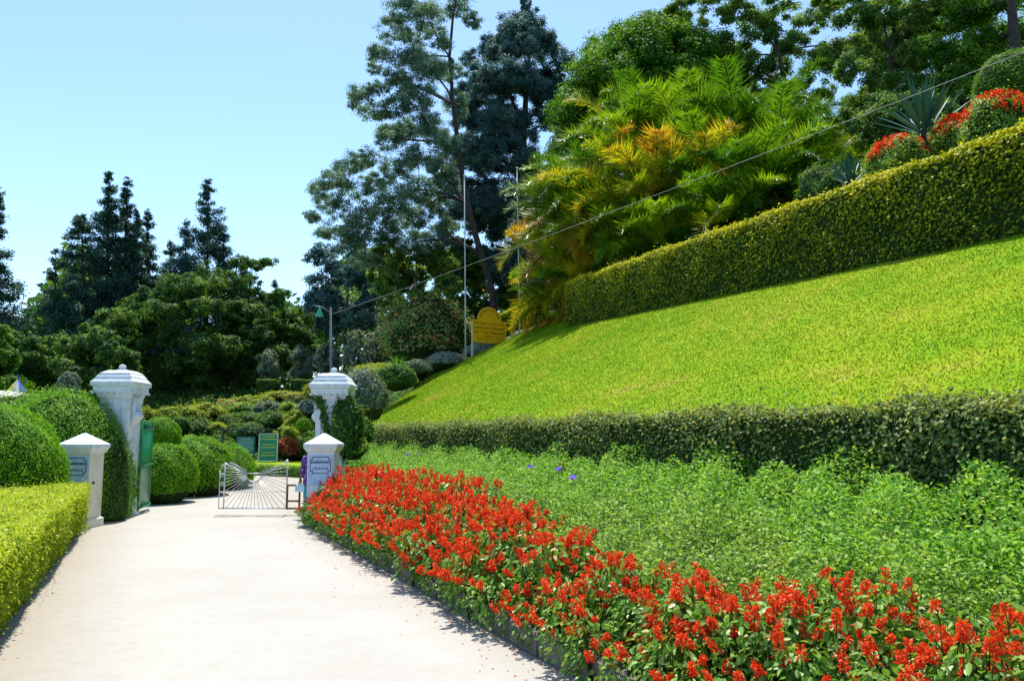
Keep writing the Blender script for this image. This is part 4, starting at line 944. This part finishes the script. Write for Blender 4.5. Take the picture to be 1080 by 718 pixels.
tree('broadleaf_tree', 'bushy yellowish green tree left of the left gate pillar', on(90, 48), [(90, 430), (92, 400)], auto(98, 385, 38, 34, 24, 13, 800, D=48, seed=5), 48, (.18, .10), LM['mid'], 'darkbark', .2, group=TB, subr=.34)
tree('broadleaf_tree', 'dense round green tree above the striped tent', on(30, 56), [(30, 430), (30, 400)], auto(35, 382, 44, 36, 26, 14, 900, D=56, seed=6), 56, (.2, .11), LM['mid'], 'darkbark', .2, group=TB, subr=.34)
tree('broadleaf_tree', 'dark green tree with lighter tufts at the left edge of the picture', on(-15, 50), [(-15, 430), (-15, 400)], auto(-12, 385, 34, 34, 12, 16, 1100, D=50, seed=7), 50, (.2, .11), LM['dome'], 'darkbark', .2, group=TB, subr=.34)
tree('broadleaf_tree', 'lower dark tree squeezed between the half bare conifer and the big round tree', on(112, 62), [(112, 420), (112, 390)], auto(118, 365, 30, 38, 12, 16, 1000, D=62, seed=8), 62, (.22, .12), LM['mid'], 'darkbark', .2, group=TB, subr=.34)
pxbush('shrub', 'small rounded grey green shrub left of the left gate pillar', 72, 408, 11, 15, 44, 3500, .12, .06, LM['grey'], seed=61, lump=.1)

# far woodland closing the view low down
lv = Leaves(); n = 60000
ang = R_.uniform(-.75, .25, n); dist = R_.uniform(95, 125, n); x = np.sin(ang) * dist; y = np.cos(ang) * dist
hgt = 11 + 3.5 * np.sin(ang * 23) + 2.5 * np.sin(ang * 61 + 1) + R_.normal(size=n) * .8; z = H(x, y) + hgt * R_.random(n) ** .6
lv.add(np.stack([x, y, z], 1), rnd3(n) * .6 + np.array([0, -.6, .7]), .9, .5, var=.5 + .5 * np.sin(ang * 61 + 1))
struct(tag(obj('far_woodland', lv.mesh(), LM['mid']), 'far off mass of dark woodland behind all the trees', 'woodland'), 'stuff')

lv = Leaves(); n = 60000; y = R_.uniform(41, 72, n); x = -y * R_.uniform(.10, .78, n); k = ~((y < 43.5) & (x > -14.5)); x = x[k]; y = y[k]; n = len(x)
hh_ = .55 + .35 * noise2(x * .7, y * .7, 3); lv.add(np.stack([x, y, H(x, y) + hh_ * R_.random(n) ** .5], 1), rnd3(n) * .6 + np.array([0, -.2, 1]), .30, .16, var=np.clip(.5 + .4 * noise2(x * 1.1, y * 1.3, 7), 0, 1))
struct(tag(obj('undergrowth', lv.mesh(), LM['mid']), 'dark leafy undergrowth covering the rise below the trees', 'undergrowth'), 'stuff')
# clipped standard trees in a row above the layered shrubs
for i, (px, py, r, Y, lab) in enumerate(((282, 384, 12, 62, 'clipped ball tree at the left end of the row behind the right gate pillar'), (316, 385, 15, 62, 'clipped ball tree left of the lamp post'),
                               (345, 380, 14, 61, 'clipped ball tree right behind the lamp post'), (378, 372, 17, 56, 'largest clipped ball tree, right of the lamp post with a bare stem below'),
                               (397, 366, 13, 58, 'clipped ball tree partly hidden by the red leaved shrub'))):
    c = P(px, py, Y); q = mpp(Y); b = Vector((c.x, c.y, Hf(c.x, c.y)))
    t = thing('ball_tree', lab, 'tree', b, 'clipped ball trees'); m = MB(); m.tube([b - Vector((0, 0, .2)), (c.x + .05, c.y, (b.z + c.z) / 2), c], [.16, .13, .10], 8); 
    lv = Leaves(); crown_leaves(lv, c, (r * q, r * q, r * 1.3 * q), 4200, .17, .09, 40, subr=.30, shell=.6)
    obj('trunk', m.mesh(), M['darkbark'], t); obj('crown', lv.mesh(), LM['grey'], t)
for i, (px, py, w_, Y, lab) in enumerate(((283, 408, 17, 60, 'dark square clipped block hedge under the left ball tree'), (322, 408, 24, 60, 'dark square clipped block hedge behind the cap of the right gate pillar'))):
    c0 = P(px - w_ / 2, py, Y); c1 = P(px + w_ / 2, py, Y); hh = 13 * mpp(Y); z0 = P(px, py + 8, Y).z
    hedge('block_hedge', lab, (c0.x, c0.y), (c1.x, c1.y), .8, P(px, 401, Y).z - Hf(c0.x, Y), 5000, .14, .08, LM['mid'], rough=.05, group='dark clipped block hedges')

# layered flat topped shrubs on the rise behind the notice boards
LY = [(192, 438, 24, 9, 47, 'yellowgreen', 'flat topped yellow green shrub at the left end of the layers, above the ball bush'), (217, 434, 18, 8, 48, 'yellowgreen', 'flat topped yellow shrub with a pale stem below, left of centre of the layers'),
      (240, 428, 10, 6, 53, 'croton', 'small reddish topped shrub at the upper left of the layers'), (256, 431, 14, 6, 52, 'pale', 'pale cream topped shrub beside the small reddish one'),
      (268, 424, 20, 6, 55, 'yellowgreen', 'bright lime flat shrub topmost in the middle of the layers'), (297, 419, 22, 6, 57, 'yellowgreen', 'bright lime flat shrub topmost on the right under the block hedges'),
      (312, 422, 12, 7, 56, 'croton', 'reddish brown shrub at the upper right of the layers beside the pillar cap'), (283, 432, 15, 8, 52, 'grey', 'greyish rounded shrub in the centre of the layers'),
      (303, 431, 10, 6, 52, 'pale', 'pale rounded shrub right of the greyish centre one'), (260, 442, 16, 7, 49, 'mid', 'dark shrub with green top left in the middle layer'), (290, 444, 18, 9, 48, 'mid', 'dark wide shrub right in the middle layer'),
      (240, 446, 15, 8, 48, 'mid', 'dark shrub left in the lower layer'), (228, 450, 8, 4, 46, 'yellowgreen', 'tiny yellow tuft left above the notice board roof'), (205, 455, 22, 14, 46, 'mid', 'big dark shrub behind the long clipped mounds'),
      (262, 456, 22, 10, 47, 'mid', 'dark shrub directly above the notice board roof'), (312, 447, 12, 12, 46, 'yellowgreen', 'loose yellow green shrub left of the right gate pillar'), (303, 460, 10, 9, 44, 'yellowgreen', 'mixed low shrub right of the notice boards'),
      (324, 432, 9, 9, 47, 'silver', 'pale silvery shrub just left of the right pillar shaft'), (150, 438, 12, 8, 46, 'yellowgreen', 'yellow leaved shrub between the left pillar bracket and the dark trunk'), (148, 462, 14, 12, 42, 'mid', 'dark shrub behind the top of the green gate'),
      (302, 474, 11, 10, 41.5, 'orange', 'orange red leaved shrub right of the notice boards'), (313, 476, 9, 11, 42.5, 'mid', 'dark low shrub between the orange shrub and the small white pillar'), (230, 475, 15, 14, 43, 'mid', 'dark shrub left of the notice boards'),
      (185, 450, 15, 10, 44, 'mid', 'dark shrub right of the dark trunk above the ball bush'), (335, 415, 14, 10, 54, 'yellowgreen', 'yellow green shrub behind the cap of the right gate pillar'), (360, 412, 12, 10, 52, 'dome', 'green shrub between the right pillar cap and the bank')]
for i, (px, py, a, b, Y, mt, lab) in enumerate(LY):
    pxbush('layered_shrub', lab, px, py, a, b, Y, 3600, .13, .06, LM[mt], ry=max(.7, a * mpp(Y)), seed=70 + i, lump=.2, jitter=.16, up=1.6, group='layered shrubs behind the notice boards')
# stems under the flat shrubs reach the ground
b = P(218, 462, 47.5); m = MB()
pxbush('clipped_bell', 'bright green bell shaped clipped bush beside the bracket of the right gate pillar', 320, 449, 7, 8, 36, 3000, .07, .03, LM['topiary'], seed=99, lump=.03)

# small verge beyond the bend
vp = [P(262, 500, 35.2), P(300, 502, 32.6), P(345, 506, 30)]
verge = [(-11.9, 35.4), (-9.6, 33.6), (-8.3, 32.2), (-6.3, 33.0), (-7.2, 41), (-14.5, 43)]
me = flat_poly(verge, .34); struct(obj('verge', me, M['lawn']))
hedge('verge_hedge', 'very low clipped hedge edging the small lawn beyond the gate', (-12.3, 35.7), (-8.1, 31.9), .16, .42, 9000, .08, .04, LM['pale'], rough=.03)

# notice boards
def notice(px, py0_, py1_, wpx, Y, lab, yellow):
    c = P(px, (py0_ + py1_) / 2, Y); q = mpp(Y); w_ = wpx * q; h_ = (py1_ - py0_) * q; t = thing('notice_board', lab, 'sign', (c.x, c.y, .0), 'notice boards beyond the gate')
    m = MB(); m.box(c, (w_, .05, h_)); pn = obj('panel', m.mesh(), M['teal_board'], t)
    m = MB()
    for sx in (-1, 1): m.box((c.x + sx * (w_ / 2 + .025), c.y, (c.z + h_ / 2 + .03) / 2), (.05, .07, c.z + h_ / 2 + .03))
    for sz in (-1, 1): m.box((c.x, c.y - .004, c.z + sz * (h_ / 2 + .02)), (w_, .06, .04))
    obj('frame', m.mesh(), M['palepole' if yellow else 'dark_green'], t)
    m = MB(); rr = random.Random(int(px)); rows = 9 if yellow else 7
    for r_ in range(rows):
        z = c.z + h_ / 2 - (r_ + .8) * h_ / (rows + .6)
        if yellow and r_ % 3 == 2: continue
        u = -w_ * (.30 if r_ % 3 == 0 else .40)
        while u < -(-w_ * (.30 if r_ % 3 == 0 else .40)):
            g = rr.uniform(.03, .07); m.box((c.x + u + g / 2, c.y - .028, z), (g, .006, .05 if yellow else .03)); u += g + rr.uniform(.015, .04)
    obj('lettering', m.mesh(), M['board_yellow'] if yellow else M['palepole'], pn)
notice(259, 461, 477, 18, 41.0, 'left green notice board with pale lines, in shade', False)
notice(283, 458, 485, 18, 40.0, 'right green notice board with yellow lettering and a pale frame', True)
q0 = P(232, 453, 41.5); q1 = P(296, 452, 41.5)
sh = thing('board_shelter', 'dark frame with flat roof over the notice boards', 'shelter', ((q0.x + q1.x) / 2, 41.5, 0)); m = MB(); m.box(((q0.x + q1.x) / 2, 41.5, q0.z), (q1.x - q0.x, .9, .07)); obj('roof', m.mesh(), M['dark_green'], sh)
for x_ in (q0.x + .1, q1.x - .1): m = MB(); m.box((x_, 41.7, q0.z / 2 - .02), (.08, .08, q0.z - .03)); obj('post', m.mesh(), M['dark_green'], sh)

# striped tent at the far left
Yt = 44; tc = P(10, 416, Yt); tt = thing('tent', 'white canopy with a small blue and yellow striped peak at the far left', 'tent', (tc.x, Yt, 0))
m = MB(); m.lathe([(1.9, -.45), (1.92, -.20), (1.5, -.05), (.55, .18)], tc, 16, smooth=False); obj('canopy', m.mesh(), M['canvas'], tt)
m = MB(); pk = P(19, 397, Yt); k_ = 8; bz = tc.z + .13; cxp, cyp = pk.x, Yt
for i in range(k_):
    a0_, a1_ = 2 * math.pi * i / k_, 2 * math.pi * (i + 1) / k_
    m.add([(cxp + .52 * math.cos(a0_), cyp + .52 * math.sin(a0_), bz), (cxp + .52 * math.cos(a1_), cyp + .52 * math.sin(a1_), bz), (cxp, cyp, pk.z - .12)], [(0, 1, 2)], [0, 1, 2, 0][i % 4])
obj('peak', m.mesh(), [M['bluecanvas'], M['yellowcanvas'], M['canvas']], tt)
m = MB(); m.tube([(cxp, cyp, pk.z - .15), (cxp, cyp, pk.z + .12)], [.03, .02], 6); obj('finial', m.mesh(), M['bluecanvas'], tt)
for i in range(4):
    a = i * math.pi / 2 + .6; m = MB(); m.tube([(tc.x + 1.7 * math.cos(a), Yt + 1.7 * math.sin(a), -.05), (tc.x + 1.7 * math.cos(a), Yt + 1.7 * math.sin(a), tc.z - .2)], .035, 8); obj('pole', m.mesh(), M['palepole'], tt)

# eucalyptus: open crown of tufts on long curved limbs
E = [(425, 8, 18, 12), (450, 15, 18, 10), (480, 8, 14, 8), (412, 30, 16, 9), (440, 38, 16, 9), (465, 40, 12, 9), (404, 55, 16, 8), (432, 62, 18, 9), (395, 72, 8, 6), (455, 75, 18, 12), (418, 80, 14, 8),
     (380, 100, 13, 7), (400, 92, 10, 6), (395, 118, 16, 8), (420, 112, 16, 10), (372, 108, 6, 6), (440, 100, 16, 12), (410, 140, 14, 8), (430, 135, 14, 10), (450, 130, 14, 12),
     (385, 165, 16, 8), (368, 178, 16, 8), (350, 190, 15, 8), (338, 200, 12, 7), (328, 228, 8, 5), (350, 215, 16, 9), (375, 200, 16, 9), (398, 190, 16, 10), (420, 178, 16, 10), (440, 165, 14, 12),
     (365, 238, 16, 10), (390, 225, 18, 10), (415, 210, 18, 12), (440, 200, 16, 12), (345, 245, 12, 7), (330, 232, 5, 3), (375, 255, 18, 10), (405, 245, 18, 12), (430, 232, 18, 12), (455, 215, 16, 14), (465, 180, 14, 14), (470, 150, 12, 12), (480, 110, 12, 14), (475, 75, 12, 10), (500, 20, 10, 8)]
tree('eucalyptus', 'tall open eucalyptus with long curved limbs against the sky', on(522, 50), [(520, 310), (508, 270), (492, 215), (484, 160), (478, 110), (474, 60), (478, 15), (484, -15)],
     [(a, b, c * 1.2, d * 1.2, random.uniform(-3, 3), int(c * d * 6.5)) for a, b, c, d in E] + [(440, 255, 22, 14, 0, 1400), (470, 245, 18, 16, 1, 1200), (385, 275, 18, 10, 0, 800), (415, 150, 20, 12, 2, 900), (460, 140, 16, 14, 2, 900), (445, 60, 16, 12, 1, 800), (425, 90, 16, 10, 1, 700), (470, 200, 18, 16, 1, 1200)] + [(490, -20, 30, 14, 0, 800), (430, -16, 24, 12, 1, 600)], 50, (.115, .055), LM['euca'], 'darkbark', .25, sub=30, droop=.7, twigs=12, subr=.36, shell=.1, dens=1.7)
# blue dark dense tree
Bc = [(560, 22, 14, 16), (545, 45, 22, 18), (575, 50, 20, 18), (520, 50, 18, 16), (592, 65, 16, 14), (510, 85, 20, 18), (540, 85, 22, 18), (572, 90, 22, 18), (598, 88, 12, 12), (500, 120, 22, 18), (530, 125, 24, 18), (562, 130, 22, 20), (588, 125, 16, 14),
      (495, 160, 24, 18), (525, 165, 24, 20), (555, 170, 20, 18), (470, 178, 20, 14), (500, 200, 26, 18), (535, 205, 24, 18), (480, 225, 24, 16), (515, 240, 26, 18), (548, 235, 18, 18), (555, 5, 6, 14), (495, 60, 12, 10), (490, 95, 14, 12), (502, 280, 26, 20), (535, 280, 22, 22), (475, 262, 22, 16)]
tree('cypress_tree', 'tall dense blue black tree with many upward limbs right of the eucalyptus', on(545, 58), [(545, 320), (548, 250), (550, 190), (553, 130), (556, 80), (560, 40)],
     [(a, b, c, d, random.uniform(-4, 4), int(c * d * 4.6)) for a, b, c, d in Bc] + auto(542, 150, 62, 130, 46, 19, 1500, D=58, seed=51), 58, (.16, .075), LM['bluedark'], 'darkbark', .5, sub=30, droop=0, twigs=14, subr=.33, shell=.3, dens=1.6)
# trees behind the lamp
tree('broadleaf_tree', 'dark blue green tree rising behind the lamp post', on(365, 66), [(365, 380), (365, 340), (368, 300)], auto(366, 308, 40, 48, 18, 17, 1200, D=66, seed=31) + [(335, 272, 14, 8, 0, 500), (345, 262, 16, 8, 0, 500), (372, 262, 16, 9, 0, 500)], 66, (.22, .11), LM['bluedark'], 'darkbark', .3)
tree('broadleaf_tree', 'light green layered tree between the lamp post tree and the yellow board', on(440, 52), [(440, 360), (440, 320), (436, 290)], auto(434, 292, 46, 38, 26, 14, 800, D=52, seed=32), 52, (.19, .09), LM['light'], 'darkbark', .25)
tree('broadleaf_tree', 'pale grey green slender tree between the blue black tree and the palms', on(572, 48), [(572, 340), (568, 280), (570, 220)], auto(566, 250, 20, 80, 18, 13, 700, D=48, seed=33), 48, (.17, .08), LM['grey'], 'darkbark', .2)
tree('broadleaf_tree', 'dark undergrowth tree directly behind the yellow board', on(500, 60), [(500, 350), (500, 320)], auto(500, 300, 60, 44, 30, 18, 1000, D=60, seed=34), 60, (.2, .1), LM['mid'], 'darkbark', .25)
tree('broadleaf_tree', 'low dark tree filling the gap between lamp post and conifer ridge', on(318, 72), [(318, 380), (318, 350)], auto(318, 348, 22, 26, 10, 14, 800, D=72, seed=35), 72, (.24, .12), LM['mid'], 'darkbark', .2)

# dome tree behind the palms
tree('dome_tree', 'broad dome shaped green tree rising behind the palms', on(690, 47), [(690, 190), (690, 150), (690, 110)], auto(690, 100, 88, 76, 60, 27, 1500, D=47, seed=41) + [(700, 22, 26, 14, 0, 1500), (690, 40, 40, 20, -3, 2400), (640, 70, 30, 22, -3, 2000), (745, 65, 32, 24, -3, 2000), (612, 120, 26, 24, -2, 1800), (600, 160, 24, 26, -2, 1600), (690, 85, 46, 34, -4, 3200)], 47, (.17, .09), LM['dome'], 'darkbark', .35, subr=.42, sub=22, dens=1.3)
# upper right trees
UR = 'trees on the upper right slope'
E1 = [(745, 8, 22, 12), (775, 18, 24, 14), (800, 35, 22, 16), (822, 55, 20, 18), (800, 75, 24, 18), (835, 85, 20, 16), (860, 60, 16, 14), (850, 25, 20, 14), (820, 5, 24, 10), (780, -8, 30, 10), (735, 35, 18, 12), (760, 50, 20, 14), (780, 60, 20, 14), (810, 20, 20, 12), (840, 45, 18, 12), (795, 120, 22, 16), (770, 80, 20, 14), (885, 55, 18, 14), (720, -5, 20, 8), (815, 110, 22, 18), (850, 115, 20, 16), (870, 95, 14, 12), (790, 95, 20, 16), (875, 15, 18, 12)]
tree('broadleaf_tree', 'airy light green tree with sky showing through, right of the dome tree', on(835, 44), [(835, 140), (830, 100), (822, 60), (815, 20)], [(a, b, c, d, random.uniform(-2, 2), int(c * d * 5)) for a, b, c, d in E1], 44, (.14, .07), LM['light'], 'bark', .28, group=UR, sub=12, subr=.4, shell=.3)
E2 = [(905, 15, 26, 16), (935, 10, 26, 16), (960, 25, 22, 16), (915, 45, 26, 18), (945, 55, 26, 18), (895, 75, 20, 16), (925, 85, 24, 16), (900, 110, 22, 16), (965, 60, 18, 16), (975, -5, 26, 14), (880, -5, 26, 12), (930, 115, 22, 14)]
tree('broadleaf_tree', 'leafy mid green tree above the large agave', on(935, 38), [(935, 130), (938, 90), (940, 50), (945, 10)], [(a, b, c, d, random.uniform(-2, 2), int(c * d * 5.5)) for a, b, c, d in E2], 38, (.13, .065), LM['light'], 'darkbark', .26, group=UR, sub=14, subr=.38, shell=.4)
E3 = [(1000, 20, 26, 20), (1030, 10, 26, 20), (985, 55, 22, 18), (1015, 60, 26, 20), (1048, 45, 20, 24), (1000, 90, 26, 16), (1040, 85, 20, 16), (1085, 25, 20, 22), (1060, -5, 30, 16), (1010, -10, 30, 14), (970, 95, 20, 14), (1100, 60, 24, 20)]
tree('broadleaf_tree', 'dark tree with thick shaded trunk at the top right corner', on(1068, 34), [(1068, 80), (1070, 40), (1066, 0), (1068, -60)], [(a, b, c, d, random.uniform(0, 4), int(c * d * 4.5)) for a, b, c, d in E3], 34, (.13, .065), LM['dome'], 'darkbark', .40, group=UR, sub=18, subr=.45, shell=.4)
tree('broadleaf_tree', 'shaded tree deep behind the large agave filling the slope', on(960, 46), [(960, 110), (960, 60)], auto(965, 70, 90, 62, 26, 28, 1300, D=46, seed=43, dyr=.4), 46, (.17, .09), LM['mid'], 'darkbark', .35, group=UR, subr=.4, sub=18)
tree('broadleaf_tree', 'shadowy tree behind the palms and the smaller agave', on(840, 40), [(840, 190), (840, 150)], auto(858, 165, 62, 36, 18, 24, 1100, D=40, seed=44, dyr=.4), 40, (.15, .08), LM['dome'], 'darkbark', .3, group=UR, subr=.4, sub=18)
tree('broadleaf_tree', 'low dark tree just behind the agave and the red flowers', on(960, 27), [(960, 150), (960, 130)], auto(950, 132, 70, 26, 16, 20, 900, D=27, seed=45, dyr=.3), 27, (.10, .05), LM['mid'], 'darkbark', .2, group=UR, subr=.4, sub=18)

# things just behind the golden hedge
def behind(px, py, Y): 
    c = P(px, py, Y); return c
a1_ = P(976, 150, 17.5); spiky('agave', 'large blue green agave on a stout trunk above the golden hedge', (a1_.x, a1_.y, a1_.z - .5), 44, 1.55, .10, LM['agave'], trunk=.62, spread=.85, group='agaves behind the golden hedge', droop=.03)
a2_ = P(897, 196, 20.5); spiky('agave', 'smaller agave lower down the slope, right of the palms', (a2_.x, a2_.y, a2_.z - .25), 30, 1.0, .075, LM['agave'], trunk=.22, spread=.75, group='agaves behind the golden hedge', droop=.03)
def redbush(px, py, rx, rz, Y, lab, seed):
    def ex(lv, c, r):
        n = 110; a = R_.uniform(0, 6.3, n); q = R_.random(n) ** .5
        for i in range(n):
            b0 = np.array(c) + np.array([math.cos(a[i]) * r[0] * q[i], math.sin(a[i]) * r[1] * q[i], r[2] * math.sqrt(max(0, 1 - q[i] ** 2)) * .98]); k = 26; h = R_.random(k)
            lv.add(b0 + np.stack([R_.normal(size=k) * .02 * (1.2 - h), R_.normal(size=k) * .02 * (1.2 - h), h * .16], 1), rnd3(k), .055, .032, dirs=rnd3(k) + np.array([0, 0, .6]), mi=1)
    pxbush('red_flower_bush', lab, px, py, rx, rz, Y, 9000, .06, .03, [LM['pale'], LM['red']], seed=seed, lump=.2, jitter=.16, cat='flower bush', group='red flowering bushes above the golden hedge', extra=ex)
redbush(948, 176, 32, 28, 17.0, 'red flowering bush left of the large agave', 81)
redbush(1008, 158, 26, 32, 16.6, 'red flowering bush right of the large agave', 82)
redbush(1052, 142, 38, 40, 15.6, 'tallest red flowering bush at the right edge above the golden hedge', 83)
pxbush('clipped_dome', 'round clipped green dome at the right edge behind the red flowers', 1072, 98, 42, 46, 19.5, 16000, .05, .03, LM['dome'], seed=84, lump=.05)
pxbush('shrub', 'dark dense undergrowth bush between the palms and the smaller agave', 872, 205, 30, 30, 24, 9000, .08, .04, LM['mid'], seed=85, lump=.15, jitter=.12)

# ---------------------------------------------------------------- palms
def palm_crown(nf, L, seed, orange=.2, dead=4):
    rr = random.Random(seed); lv = Leaves(); rm = MB()
    for i in range(nf + dead):
        isd = i >= nf; az = i * 2.4 + rr.uniform(-.3, .3); q = i / nf
        el = rad(72) - q * rad(75) if not isd else rad(rr.uniform(-45, -15)); ln = L * rr.uniform(.8, 1.1) * (1 if not isd else .75)
        tint = rr.uniform(.12, .62); 
        if rr.random() < orange * (.4 + q): tint = rr.uniform(.72, .92)
        if isd: tint = rr.uniform(.88, 1.0)
        pts = []; p = Vector((0, 0, 0)); e = el; ns = 14; st = ln / ns; droop = rad(rr.uniform(105, 160)) / ns * (1 if not isd else .5)
        for k in range(ns + 1):
            pts.append(p.copy()); p = p + Vector((math.cos(az) * math.cos(e), math.sin(az) * math.cos(e), math.sin(e))) * st; e -= droop * (k / ns * 1.6)
            e = max(e, rad(-85))
        rm.tube(pts, [.03 * (1 - .8 * k / ns) + .004 for k in range(ns + 1)], 4, cap=False)
        nl = 130; u = np.linspace(.16, 1, nl); arr = np.array([list(v) for v in pts]); ix = np.clip((u * ns).astype(int), 0, ns - 1); fr = u * ns - ix
        base = arr[ix] + (arr[ix + 1] - arr[ix]) * fr[:, None]; tan = nrmz(arr[ix + 1] - arr[ix]); side = np.array([-math.sin(az), math.cos(az), 0.])
        upv = np.cross(np.repeat(side[None], nl, 0), tan) * -1; upv = nrmz(np.where(upv[:, 2:3] < 0, -upv, upv))
        ll_ = .56 * np.sin(np.clip(u, .08, .97) * math.pi) ** .6 * (L / 2.6)
        for sg in (-1, 1):
            d = side * sg * .8 + tan * 1.15 + upv * (.05 if not isd else -.2) + R_.normal(size=(nl, 3)) * .2 + np.array([0, 0, -.5])
            lv.add(base, np.cross(d, tan) * sg + R_.normal(size=(nl, 3)) * .15, ll_, .042, dirs=d, rnd=R_.random(nl), var=np.clip(tint + .22 * (u - .5) * (orange * 2), 0, 1), curl=.42)
    return lv.mesh(), rm.mesh()
palm_meshes = []
for i in range(5):
    lf, rm = palm_crown(22, 4.3, 50 + i, [.5, .15, .05, .55, .05][i], [7, 5, 4, 8, 4][i]); palm_meshes.append((lf, rm))
pm_first = {}
def palm(px, py, Y, v, sc, lab, rz, tilt=(0, 0), bx=None):
    c = P(px + 6, py + 24, Y); gx_ = c.x + (bx or 0); gy_ = Y + .6; b = Vector((gx_, gy_, Hf(gx_, gy_))); t = thing('palm', lab, 'palm', b, 'palms in the clump above the lawn')
    m = MB(); mid_ = b.lerp(c, .5) + Vector((0, 0, .3)); m.tube([b - Vector((0, 0, .2)), mid_, c], [.13, .10, .08], 8); obj('trunk', m.mesh(), M['darkbark'], t)
    lf, rm = palm_meshes[v]
    for nm, me, mt in (('fronds', lf, LM['palm']), ('frond_ribs', rm, LM['palm'])):
        if v not in pm_first or nm not in pm_first[v]:
            me.materials.append(mt); pm_first.setdefault(v, set()).add(nm); me.name = nm
        o = bpy.data.objects.new(nm, me); COL.objects.link(o); o.parent = t; o.location = c - b; o.rotation_euler = (tilt[0], tilt[1], rz); o.scale = (sc, sc, sc)
PL = [(715, 128, 35, 2, 1.0, 'palm with upright fronds at the top of the clump under the dome tree', 0, (0, 0), 0), (770, 125, 33, 4, .95, 'palm with broad bright fronds at the top right of the clump', 1.2, (0, 0), 0),
      (660, 150, 35, 1, 1.0, 'palm with a golden frond at the upper left of the clump', 2.1, (0, -.3), .6), (820, 135, 32, 2, .9, 'palm highest on the right side of the clump, beside the airy tree', 3.0, (0, .25), 0),
      (735, 175, 31, 3, .85, 'palm in the middle of the clump with brown hanging fronds', 4.2, (0, 0), 0), (690, 190, 32, 0, .95, 'palm with orange edged fronds left of the middle of the clump', 5.1, (0, -.25), .5),
      (630, 195, 35, 3, 1.0, 'palm leaning left with orange fronds above the lower ones', .7, (0, -.5), 1.0), (600, 225, 36, 0, .95, 'palm leaning far left at the left side of the clump', 1.9, (0, -.6), 1.3),
      (650, 235, 33, 1, .9, 'palm in the lower middle with many arching fronds', 2.7, (0, -.35), .6), (795, 180, 29, 4, .85, 'palm close behind the hedge on the right side of the clump', 3.9, (0, .2), 0),
      (845, 165, 30, 1, .8, 'palm at the far right end of the clump near the smaller agave', 4.8, (0, .35), 0), (600, 275, 36, 3, .9, 'palm low at the left edge of the clump above the short hedge', 5.6, (0, -.5), .8),
      (700, 240, 30, 2, .75, 'palm shaded in the low middle of the clump', .3, (0, 0), 0), (760, 215, 28, 0, .7, 'palm low behind the golden hedge with drooping dry fronds', 2.4, (0, 0), 0), (635, 285, 33.5, 0, .75, 'lowest palm beside the left end of the golden hedge', 4.4, (0, -.3), .2),
      (600, 190, 37, 2, .9, 'palm high on the left shoulder of the clump in front of the dome tree', 2.2, (0, -.4), .9), (680, 275, 31.5, 4, .7, 'palm low between the hedge end and the shaded middle one', 1.6, (0, -.2), .2), (860, 190, 29, 2, .7, 'lowest palm on the right, just above the golden hedge', .9, (0, .2), 0), (585, 305, 37, 1, .62, 'small palm tuft where the lawn meets the short hedge', 3.3, (0, -.3), .2), (680, 112, 37, 4, .85, 'palm half hidden at the back against the dome tree', 1.0, (0, -.1), .2)]
for a in PL: palm(*a)
tree('broadleaf_tree', 'dark thicket tree inside the palm clump', on(730, 33.5), [(730, 260), (730, 220)], auto(735, 215, 90, 42, 22, 24, 900, D=33.5, seed=47, dyr=.15), 33.5, (.12, .06), LM['mid'], 'darkbark', .2, sub=16, subr=.45)
